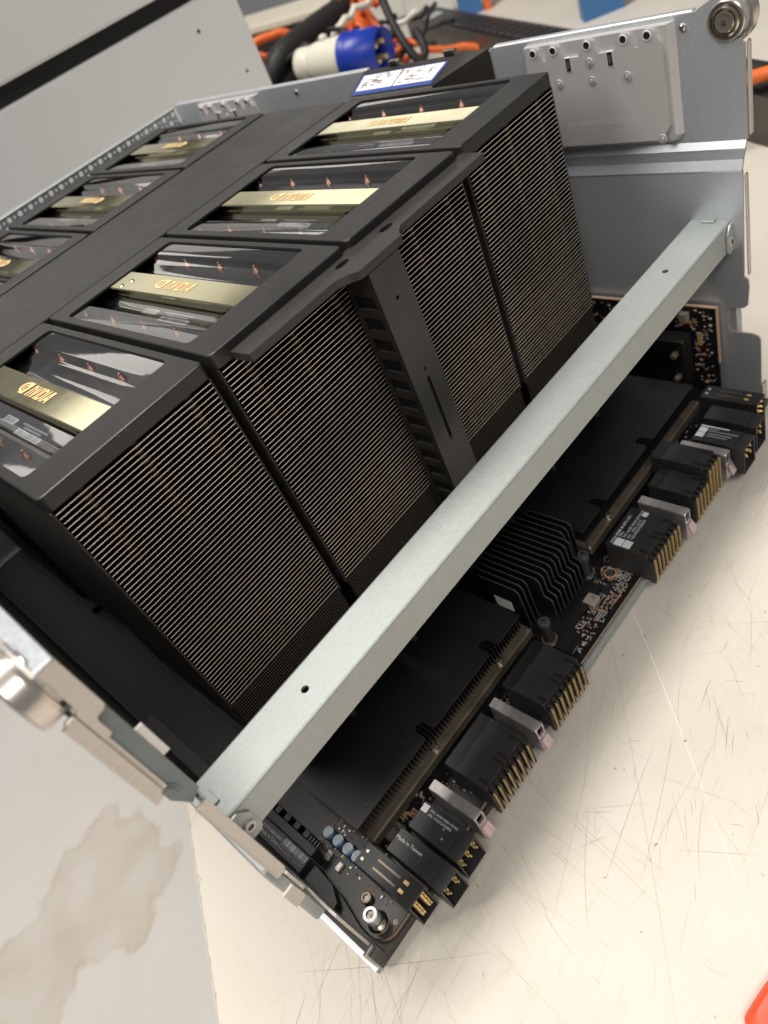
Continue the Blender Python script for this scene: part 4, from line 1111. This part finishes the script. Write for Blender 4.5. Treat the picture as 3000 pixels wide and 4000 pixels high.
def guide(xc, label):
    t = thing('guide_bracket', label, 'bracket', (xc, -0.094, ZP), 'metal guide brackets between the connectors')
    x0, x1 = xc-0.0031, xc+0.0031
    b = MB(); b.box(x0, x1, -0.1090, -0.0782, ZC-0.0012, ZC, 'guide_metal', bev=0.0004)
    b.box(x0, x0+0.0011, -0.1088, -0.0790, ZP, ZC-0.0011, 'guide_metal'); b.box(x1-0.0011, x1, -0.1088, -0.0790, ZP, ZC-0.0011, 'guide_metal')
    b.build('shell', t)
    b = MB(); b.box(x0+0.0012, x1-0.0012, -0.1060, -0.0800, ZP, ZC-0.0013, 'plastic_dark'); b.build('key', t)
    b = MB()
    pr = [(-0.1080, -0.2235), (-0.1102, -0.2262), (-0.1128, -0.2320)]
    for i in range(2):
        (ya, za), (yc, zc) = pr[i], pr[i+1]
        b.face([(x0+0.0004, ya, za), (x1-0.0004, ya, za), (x1-0.0004, yc, zc), (x0+0.0004, yc, zc)], 'guide_tab')
        b.face([(x0+0.0004, ya, za-0.0008), (x1-0.0004, ya, za-0.0008), (x1-0.0004, yc, zc-0.0008), (x0+0.0004, yc, zc-0.0008)][::-1], 'guide_tab')
    b.box(x0+0.0004, x1-0.0004, -0.1092, -0.1075, ZP+0.001, -0.2235, 'guide_tab', bev=0.0003)
    b.build('lead_in_tab', t)
GL = ['plain metal guide bracket beside the Made in Taiwan block', 'plain metal guide bracket between the two left gold connectors',
      'iridescent metal guide bracket right of the part number connector', 'iridescent metal guide bracket nearest the right wall']
for xc, l in zip((0.0385, 0.0925, 0.2549, 0.3090), GL): guide(xc, l)

def shroud(b, x0, x1, y0, z0, z1, d, mt='plastic_black', th=0.0009):
    """open fronted shroud: four walls and a back, opening towards -y"""
    b.box(x0, x1, y0, y0+d, z1-th, z1, mt); b.box(x0, x1, y0, y0+d, z0, z0+th, mt)
    b.box(x0, x0+th, y0, y0+d, z0+th, z1-th, mt); b.box(x1-th, x1, y0, y0+d, z0+th, z1-th, mt)
    b.face([(x0, y0+d, z0), (x1, y0+d, z0), (x1, y0+d, z1), (x0, y0+d, z1)], 'core_black')
def power_block(x0, x1, yf, yr, npin, label, mirror, txt=None, top=ZC):
    X0, X1 = x0, x1
    t = thing('power_connector', label, 'connector', ((X0+X1)/2, (yf+yr)/2, ZP), 'black power connectors at the front corners')
    b = MB(); b.box(X0, X1, yf+0.007, yr, ZP, top, 'plastic_black', bev=0.0003); b.build('housing', t)
    b = MB(); shroud(b, X0, X1, yf, ZP+0.0008, top-0.0010, 0.0069); b.build('shroud', t)
    W_ = X1-X0
    for i in range(npin):
        xc = X0 + W_*(i+0.5)/npin
        b = MB()
        for (dx, dz) in ((-0.0006, -0.006), (0.0007, -0.0085), (-0.0004, -0.0115), (0.0008, -0.0140)):
            b.box(xc+dx-0.0005, xc+dx+0.0005, yf+0.0016, yf+0.0069, top+dz-0.0006, top+dz+0.0006, 'contact_gold', bev=0.0002)
        b.build('contact', t)
    return t
t1 = power_block(0.0150, 0.0300, -0.1130, -0.0815, 3, 'black three contact connector with a small white serial label', False)
b = MB()
text_faces(b, 'P/N: 24287-0060-100 RH', (0.0268, -0.0872, ZC+0.0003), (0, -1, 0), (1, 0, 0), 0.0017, 'print_white')
text_faces(b, 'S/N: 1YSAY25750855', (0.0246, -0.0872, ZC+0.0003), (0, -1, 0), (1, 0, 0), 0.0017, 'print_white')
b.build('printed_text', t1)
b = MB(); b.face([(0.0248, -0.0858, ZC+0.0003), (0.0288, -0.0858, ZC+0.0003), (0.0288, -0.0820, ZC+0.0003), (0.0248, -0.0820, ZC+0.0003)], 'print_white'); b.build('blank_code_patch', t1)
for (x, y) in ((0.0235, -0.0985), (0.0195, -0.1005)):
    b = MB(); b.cyl((x, y, ZC), 0.0006, 0.0002, 'print_grey', n=12); b.build('ejector_mark', t1)
t2 = power_block(0.0000, 0.0128, -0.1150, -0.0795, 2, 'black two contact connector printed Made in Taiwan', False)
b = MB(); text_faces(b, 'Made in Taiwan', (0.0072, -0.0800, ZC+0.0003), (0, -1, 0), (1, 0, 0), 0.0027, 'print_white'); b.build('printed_text', t2)
t3 = power_block(0.3145, 0.3296, -0.1165, -0.0828, 3, 'black connector with a blurred white label near the right wall', True)
b = MB()
xx = lambda u: 0.3145 + u
for (u, v0, v1, mt) in ((0.0132, 0.000, 0.018, 'print_white'), (0.0112, 0.006, 0.012, 'print_grey'), (0.0094, 0.006, 0.025, 'print_grey'), (0.0068, 0.007, 0.022, 'print_grey'), (0.0046, 0.007, 0.020, 'print_grey')):
    b.face([(xx(u), -0.0835-v1, ZC+0.0003), (xx(u+0.0011), -0.0835-v1, ZC+0.0003), (xx(u+0.0011), -0.0835-v0, ZC+0.0003), (xx(u), -0.0835-v0, ZC+0.0003)], mt)
for (u, v0) in ((0.0080, 0.0002), (0.0032, 0.0002)):
    b.face([(xx(u), -0.0835-v0-0.0052, ZC+0.0003), (xx(u+0.0044), -0.0835-v0-0.0052, ZC+0.0003), (xx(u+0.0044), -0.0835-v0, ZC+0.0003), (xx(u), -0.0835-v0, ZC+0.0003)], 'print_white')
b.build('printed_lines', t3)
power_block(0.3358, 0.3492, -0.1150, -0.0808, 2, 'plain black two contact connector near the right wall', True, top=ZC-0.0002)
def signal_block(mirror, label):
    X = (lambda x: mir(x)) if mirror else (lambda x: x)
    x0, x1 = (0.3560, 0.3684) if mirror else (-0.0143, -0.0022)
    t = thing('signal_connector', label, 'connector', ((x0+x1)/2, -0.087, ZP), 'gold pin connectors at both ends of the front edge')
    b = MB(); b.box(x0, x1, -0.0985, -0.0690, ZP, ZC-0.0005, 'plastic_black', bev=0.0003); b.build('housing', t)
    b = MB(); shroud(b, x0, x1, -0.1068, ZP-0.0004, ZC-0.0005, 0.0080); b.build('shroud', t)
    for dx in (0.0038, 0.0082):
        b = MB(); b.box(x0+dx-0.0005, x0+dx+0.0005, -0.0945, -0.0795, ZC-0.0005, ZC-0.0001, 'hs_base'); b.build('slot', t)
        b = MB(); b.box(x0+dx-0.0009, x0+dx+0.0009, -0.1000, -0.0970, ZC-0.0004, ZC+0.0001, 'contact_gold', bev=0.0001); b.build('retainer', t)
        b = MB(); b.box(x0+dx-0.0008, x0+dx+0.0008, -0.0730, -0.0712, ZC-0.0005, ZC+0.0001, 'solder', bev=0.0001); b.build('retainer', t)
    for i in range(2):
        for j in range(4):
            b = MB(); xc = x0 + 0.0035 + 0.0052*i; zc = ZC-0.0040 - 0.0042*j
            b.lathe((xc, -0.0990, zc), [(0.0010, 0), (0.0010, -0.0062), (0.0006, -0.0075), (0.0001, -0.0078)], 'contact_gold', axis='y', n=10)
            b.lathe((xc+0.0013, -0.0990, zc-0.0012), [(0.0008, 0), (0.0008, -0.0062), (0.0005, -0.0072), (0.0001, -0.0074)], 'contact_gold', axis='y', n=10)
            b.build('pin', t)
signal_block(False, 'gold pin connector at the left front corner beside the captive screw')
signal_block(True, 'gold pin connector at the right front corner by the right wall')

# ------------------------------------------------------------------ upright board on the right wall
t = thing('riser_board', 'upright black circuit board with a copper coloured edge against the right wall', 'circuit board', (0.389, 0.02, -0.2385))
b = MB(); b.box(0.3880, 0.3896, -0.0680, 0.09, -0.2385, -0.1690, 'pcb')
b.box(0.3876, 0.3898, -0.0690, 0.09, -0.1690, -0.1682, 'pcb_edge'); b.box(0.3876, 0.3898, -0.0690, -0.0681, -0.2130, -0.1690, 'pcb_edge'); b.build('board', t)
b = MB(); rq = random.Random(21)
for i in range(120):
    y = rq.uniform(-0.066, -0.040); z = rq.uniform(-0.232, -0.1715)
    if y > -0.052 and z < -0.187: y -= 0.013
    s = rq.uniform(0.0005, 0.0014); b.box(0.3880-rq.uniform(0.0004, 0.0012), 0.3880, y, y+s*1.5, z, z+s, rq.choice(['solder', 'smd_tan', 'smd_copper', 'plastic_dark', 'inductor', 'print_grey']))
for i in range(70):
    y = rq.uniform(-0.045, 0.04); z = rq.uniform(-0.187, -0.1715); s = rq.uniform(0.0005, 0.0014)
    b.box(0.3880-rq.uniform(0.0004, 0.0012), 0.3880, y, y+s*1.5, z, z+s, rq.choice(['solder', 'smd_tan', 'plastic_dark', 'inductor', 'print_grey']))
for i in range(5): b.box(0.3868, 0.3880, -0.0575, -0.0545, -0.1905-0.0022*i, -0.1890-0.0022*i, 'contact_gold')
tag(b.build('small_components', t), None, kind='stuff')
b = MB(); b.box(0.3836, 0.3880, -0.0500, -0.0440, -0.1790, -0.1730, 'inductor_light', bev=0.0004); b.build('inductor', t)
b = MB()
for i in range(6): b.box(0.3866, 0.3880, -0.0512+0.0014*i, -0.0503+0.0014*i, -0.1822, -0.1800, 'contact_gold')
b.build('gold_contacts', t)
b = MB(); b.box(0.3735, 0.3860, -0.0510, 0.06, -0.2300, -0.1880, 'hs_black', bev=0.0008); hb_ = b.build('cooler_block', t)
for (y, z) in ((-0.0450, -0.1985), (-0.0460, -0.2175)):
    b = MB(); b.lathe((0.3735, y, z), [(0.0024, 0), (0.0024, -0.0040), (0.0019, -0.0046), (0.0008, -0.0046), (0.0001, -0.0038)], 'hs_base', axis='x', n=16); b.build('spring_screw', hb_)

# ------------------------------------------------------------------ background: steel cabinet
t = thing('steel_cabinet', 'blurred pale steel chassis standing behind the tray with a black gap across', 'chassis', (0.41, 0.75, -0.25))
YC = 0.62
b = MB(); b.box(0.17, 0.6365, YC, 0.95, -0.25, 0.0565, 'panel_steel', bev=0.003); b.build('lower_case', t)
b = MB(); b.box(0.17, 0.6365, YC+0.012, 0.95, 0.0566, 0.0745, 'panel_gap'); b.build('dark_gap', t)
b = MB(); b.box(0.17, 0.6365, YC-0.004, 0.95, 0.0746, 0.152, 'panel_steel', bev=0.003); b.build('upper_case', t)
for (x, z, mt, r) in ((0.2460, 0.0130, 'panel_gap', 0.0028), (0.2640, 0.0205, 'cable_red', 0.0022), (0.5640, 0.0280, 'panel_gap', 0.0022), (0.6060, -0.034, 'panel_gap', 0.0018)):
    b = MB(); b.cyl((x, YC-0.0004, z), r, -0.0003, mt, axis='y', n=14); b.build('panel_hole', t)

# ------------------------------------------------------------------ background: power plug and cables
t = thing('power_plug', 'white and blue round industrial power plug lying behind the tray', 'plug', (0.88, 0.76, -0.16))
A = Vector((0.838, 0.806, -0.105)); Bv = Vector((0.877, 0.652, -0.116)); ax = (Bv-A).normalized()
a1 = ax.cross(Vector((0, 0, 1))).normalized(); a2 = ax.cross(a1)
def axl(prof, mt, n=30):
    b = MB(); rings = [[A + ax*s_ + a1*r_*math.cos(2*math.pi*i/n) + a2*r_*math.sin(2*math.pi*i/n) for i in range(n)] for (r_, s_) in prof]
    b.loops(rings, mt, smooth=True); return b
LN = (Bv-A).length
b = axl([(0.001, 0.0), (0.022, 0.001), (0.0255, 0.004), (0.0265, 0.020), (0.0235, 0.023), (0.0235, 0.027), (0.027, 0.031), (0.0290, 0.040), (0.0315, 0.082), (0.0315, 0.091)], 'plug_white'); b.build('body', t)
b = axl([(0.0315, 0.090), (0.0335, 0.0905), (0.0335, 0.0945), (0.0322, 0.0965), (0.0318, 0.100), (0.0312, LN), (0.0292, LN), (0.0290, LN-0.038)], 'plug_blue'); bl = b.build('collar', t)
b = MB(); k0 = A + ax*0.096 + Vector((0, 0, 0.0318)); k1 = A + ax*(LN-0.002) + Vector((0, 0, 0.0308)); b.tube([k0, k1], 0.0035, 'plug_blue', n=8); b.build('key_ridge', t)
b = axl([(0.0291, LN-0.032), (0.001, LN-0.032)], 'plastic_dark'); b.build('pin_base', t)
for i in range(4):
    q_ = math.radians(45 + 90*i); cpt = a1*0.0150*math.cos(q_) + a2*0.0150*math.sin(q_)
    b = MB(); rings = [[A + ax*s_ + cpt + a1*r_*math.cos(2*math.pi*k/12) + a2*r_*math.sin(2*math.pi*k/12) for k in range(12)] for (r_, s_) in ((0.0036, LN-0.032), (0.0036, LN-0.008), (0.0028, LN-0.005), (0.0002, LN-0.0045))]
    b.loops(rings, 'contact_gold', smooth=True); b.build('pin', t)
b = MB(); p0 = A + ax*0.060 - a2*0.0 ; up_ = Vector((0, 0, 1))
b.box(p0.x-0.006, p0.x+0.006, p0.y-0.006, p0.y+0.006, p0.z+0.027, p0.z+0.038, 'plug_white', bev=0.0025); b.build('release_lug', t)
# dark box with props, added to fill the dark area under the plug
b = MB(); b.box(0.70, 0.985, 0.66, 1.02, -0.25, -0.168, 'pdu_black', bev=0.006); b.box(0.825, 0.845, 0.785, 0.81, -0.168, -0.1325, 'pdu_black', bev=0.004); b.box(0.868, 0.885, 0.672, 0.70, -0.168, -0.1465, 'pdu_black')
tag(b.build('equipment_case', origin=(0.84, 0.84, -0.25)), 'black equipment case under the white and blue plug', 'case')

def cable(pts, r, mt, name, label, cat, group=None, wob=None, sub=6):
    P = [Vector(p) for p in pts]; out = []
    for i in range(len(P)-1):
        p0 = P[max(i-1, 0)]; p1 = P[i]; p2 = P[i+1]; p3 = P[min(i+2, len(P)-1)]
        for k in range(sub):
            u = k/sub
            out.append(0.5*((2*p1) + (p2-p0)*u + (2*p0-5*p1+4*p2-p3)*u*u + (3*p1-p0-3*p2+p3)*u**3))
    out.append(P[-1])
    b = MB(); b.tube(out, r, mt, n=12, wob=wob); return tag(b.build(name, origin=out[0]), label, cat, group)
G = 'orange power cables heaped behind the plug'
cable([(1.150, 0.960, -0.02), (1.142, 0.942, -0.094), (1.128, 0.923, -0.122), (1.124, 0.898, -0.150), (1.113, 0.871, -0.185), (1.096, 0.86, -0.235)], 0.0078, 'cable_orange', 'power_cable', 'orange cable dropping in a curve just right of the blue plug collar', 'cable', G)
cable([(1.128, 0.962, -0.03), (1.124, 0.953, -0.093), (1.104, 0.931, -0.125), (1.100, 0.916, -0.144), (1.095, 0.90, -0.19), (1.08, 0.90, -0.24)], 0.0078, 'cable_orange', 'power_cable', 'orange cable dropping directly behind the blue plug collar', 'cable', G)
cable([(1.106, 0.966, -0.05), (1.104, 0.957, -0.103), (1.088, 0.935, -0.132), (1.080, 0.920, -0.160), (1.075, 0.90, -0.21)], 0.0075, 'cable_red', 'power_cable', 'red cable dropping left of the orange pair behind the plug', 'cable', G)
cable([(0.930, 1.075, -0.095), (0.961, 1.058, -0.083), (0.988, 1.041, -0.085), (1.009, 1.027, -0.090), (1.03, 1.01, -0.12)], 0.0075, 'cable_orange', 'power_cable', 'orange cable end beside the steel chassis edge', 'cable', G)
cable([(0.985, 0.999, -0.150), (1.000, 0.996, -0.120), (1.012, 0.991, -0.116), (1.018, 0.982, -0.130), (1.01, 0.975, -0.165)], 0.0085, 'cable_orange', 'power_cable', 'short orange cable loop above the white end of the plug', 'cable', G)
cable([(1.03, 0.975, -0.150), (1.050, 0.960, -0.130), (1.079, 0.949, -0.122), (1.107, 0.932, -0.122), (1.12, 0.92, -0.15)], 0.0085, 'cable_orange', 'power_cable', 'thick orange cable between the black hose and the plug', 'cable', G)
cable([(1.13, 0.80, -0.243), (1.07, 0.76, -0.240), (1.02, 0.74, -0.236), (1.00, 0.70, -0.242)], 0.009, 'cable_orange', 'power_cable', 'orange cable on the bench right of the plug opening', 'cable', G)
cable([(0.890, 0.985, -0.150), (0.925, 0.965, -0.112), (0.99, 0.962, -0.103), (1.05, 0.962, -0.100), (1.10, 0.966, -0.100), (1.125, 0.972, -0.097), (1.128, 0.99, -0.085)], 0.021, 'rubber_black', 'ribbed_hose', 'thick black ribbed hose running up behind the plug', 'hose', None, wob=lambda i: 1.0 + 0.16*(i % 2), sub=10)
cable([(0.86, 1.01, -0.170), (0.91, 0.97, -0.150), (0.98, 0.955, -0.140), (1.06, 0.95, -0.150), (1.12, 0.94, -0.20)], 0.018, 'rubber_black', 'black_hose', 'smooth black hose under the ribbed one behind the plug', 'hose')
cable([(0.965, 0.72, -0.02), (0.953, 0.702, -0.065), (0.942, 0.687, -0.088), (0.933, 0.672, -0.108), (0.925, 0.654, -0.131), (0.926, 0.639, -0.150), (0.938, 0.634, -0.149), (0.946, 0.640, -0.135), (0.96, 0.66, -0.12)], 0.0065, 'rubber_black', 'black_cable', 'thin black cable hooking past the right side of the plug', 'cable')
b = MB(); rt = random.Random(14)
for i in range(60):
    x = rt.uniform(0.88, 1.14); y = rt.uniform(0.84, 1.06); z = rt.uniform(-0.235, -0.115); a_ = rt.uniform(0, 6.28); pts_ = []
    for k in range(12):
        pts_.append((x, y, max(-0.243, z))); a_ += rt.uniform(-0.5, 0.5); x += 0.016*math.cos(a_); y += 0.016*math.sin(a_); z += rt.uniform(-0.010, 0.010)
    b.tube(pts_, rt.uniform(0.0028, 0.0065), rt.choice(['rubber_black', 'rubber_black', 'rubber_black', 'rubber_black', 'cable_orange', 'cable_orange', 'cable_red', 'white_plastic']), n=8)
tag(b.build('cable_tangle', origin=(1.0, 1.0, -0.25)), 'dense tangle of black and orange cables heaped behind the plug', 'cables', kind='stuff')
b = MB(); b.box(1.145, 1.25, 1.045, 1.9, -0.25, -0.1051, 'panel_gap'); sh = tag(b.build('shelf_unit', origin=(1.2, 1.4, -0.25)), 'dark sided shelf with a beige top behind the black hose', 'shelf')  # black box stands in for the shade under the shelf board
b = MB(); b.box(1.13, 1.26, 1.03, 1.92, -0.1050, -0.090, 'beige_board', bev=0.003); b.build('shelf_board', sh)

# ------------------------------------------------------------------ background: long black rack strip
t = thing('rack_strip', 'long black slotted rack power strip lying behind the tray', 'power strip', (1.0, 0.45, -0.25))
d = Vector((0.5065, 0.8622, 0)); nn = Vector((0.8622, -0.5065, 0))
s0 = Vector((0.793, 0.077, -0.25)) - d*0.9; ln = 2.06
def rb(u0, u1, v0, v1, z0, z1, mt, b, top=None):
    P = lambda u, v, z: s0 + d*u + nn*v + Vector((0, 0, z))
    b.face([P(u0, v0, z1), P(u0, v1, z1), P(u1, v1, z1), P(u1, v0, z1)][::-1], top or mt)
    for (p, q_) in (((u0, v0), (u1, v0)), ((u1, v0), (u1, v1)), ((u1, v1), (u0, v1)), ((u0, v1), (u0, v0))):
        b.face([P(*p, z0), P(*q_, z0), P(*q_, z1), P(*p, z1)], mt)
b = MB(); rb(0, ln, 0, 0.062, 0, 0.050, 'pdu_side', b, 'pdu_black'); b.build('body', t)  # side browner than the black top, a reflection put into its colour
for k in range(22):
    b = MB(); u = 1.19 + 0.030*k; rb(u, u+0.022, 0.008, 0.052, 0.0501, 0.0535, 'pdu_side', b); rb(u+0.003, u+0.019, 0.013, 0.047, 0.0536, 0.0538, 'plastic_dark', b); b.build('socket', t)
for k in range(7):
    b = MB(); u = 0.80 + 0.05*k; rb(u, u+0.036, 0.008, 0.054, 0.0501, 0.053, 'rubber_black', b)
    P = lambda uu, v, z: s0 + d*uu + nn*v + Vector((0, 0, z))
    rb(u+0.005, u+0.031, 0.016, 0.046, 0.0531, 0.0534, 'pdu_side', b); b.build('socket', t)
b = MB(); rb(ln-0.13, ln-0.09, 0.012, 0.045, 0.0501, 0.0512, 'galv', b); b.build('rating_plate', t)
cable([(0.765, 0.118, -0.185), (0.785, 0.094, -0.1835), (0.800, 0.072, -0.1835), (0.83, 0.02, -0.185), (0.88, -0.05, -0.195)], 0.0070, 'cable_orange', 'orange_lead', 'orange lead end lying on the black strip at the right edge', 'cable')

# blue uprights, white blocks
b = MB()
def vbox(b, cx, cy, wv, dv, z0, z1, mt):
    P = lambda u, v, z: Vector((cx, cy, 0)) + Vector((0.66, -0.75, 0))*u + Vector((0.75, 0.66, 0))*v + Vector((0, 0, z))
    r_ = lambda z: [P(-wv/2, 0, z), P(wv/2, 0, z), P(wv/2, dv, z), P(-wv/2, dv, z)]
    b.loops([r_(z0), r_(z1)], mt, cap0=True, cap1=True)
vbox(b, 1.315, 0.555, 0.070, 0.04, -0.25, 0.35, 'blue_steel')
up1 = tag(b.build('blue_upright', origin=(1.315, 0.555, -0.25)), 'blue steel upright behind the cast bracket side of the tray', 'upright')
b = MB(); b.cyl((1.318, 0.556, -0.205), 0.0045, -0.0012, 'panel_gap', axis='x', n=12); b.build('bolt_hole', up1)
b = MB(); vbox(b, 1.49, 0.985, 0.050, 0.03, -0.25, 0.2, 'blue_steel'); vbox(b, 1.505, 0.948, 0.014, 0.03, -0.25, 0.2, 'cable_orange')
up2 = tag(b.build('blue_upright', origin=(1.49, 0.985, -0.25)), 'blue upright with an orange stripe behind the black power strip', 'upright')
b = MB(); b.cyl((1.487, 0.983, -0.205), 0.005, -0.0012, 'panel_gap', axis='x', n=12); b.build('bolt_hole', up2)
b = MB(); vbox(b, 1.47, 1.065, 0.07, 0.05, -0.25, -0.10, 'white_plastic'); tag(b.build('white_block', origin=(1.47, 1.065, -0.25)), 'white plastic block left of the blue and orange upright', 'block')
b = MB(); vbox(b, 1.41, 1.130, 0.045, 0.05, -0.25, -0.10, 'white_plastic'); tag(b.build('white_block', origin=(1.41, 1.13, -0.25)), 'white plastic block nearest the end of the black power strip', 'block')

# ------------------------------------------------------------------ red object at the lower right corner
b = MB()
def red_ring(i, z):
    P = []; cs = [(0.0362, -0.2338, 0.004), (0.0600, -0.2362, 0.012), (0.135, -0.262, 0.010), (0.120, -0.300, 0.010), (0.026, -0.272, 0.006)]
    n_ = len(cs); cx_, cy_ = 0.075, -0.262
    for k in range(n_):
        p = Vector(cs[k][:2]); a_ = Vector(cs[k-1][:2]); c_ = Vector(cs[(k+1) % n_][:2]); r_ = cs[k][2]
        q0 = p + (a_-p).normalized()*r_; q2 = p + (c_-p).normalized()*r_
        for j in range(6):
            u = j/5; w_ = q0*(1-u)**2 + p*2*u*(1-u) + q2*u*u
            P.append((w_.x + (cx_-w_.x)*i, w_.y + (cy_-w_.y)*i, z))
    return P
b.loops([red_ring(0.0, -0.2499), red_ring(0.0, -0.2462), red_ring(0.02, -0.2450), red_ring(0.10, -0.2420), red_ring(0.14, -0.2418), red_ring(0.5, -0.2405)], 'red_plastic', cap1=True, smooth=True)
tag(b.build('red_handle', origin=(0.06, -0.26, -0.25)), 'red plastic tool end at the lower right corner of the bench', 'tool')
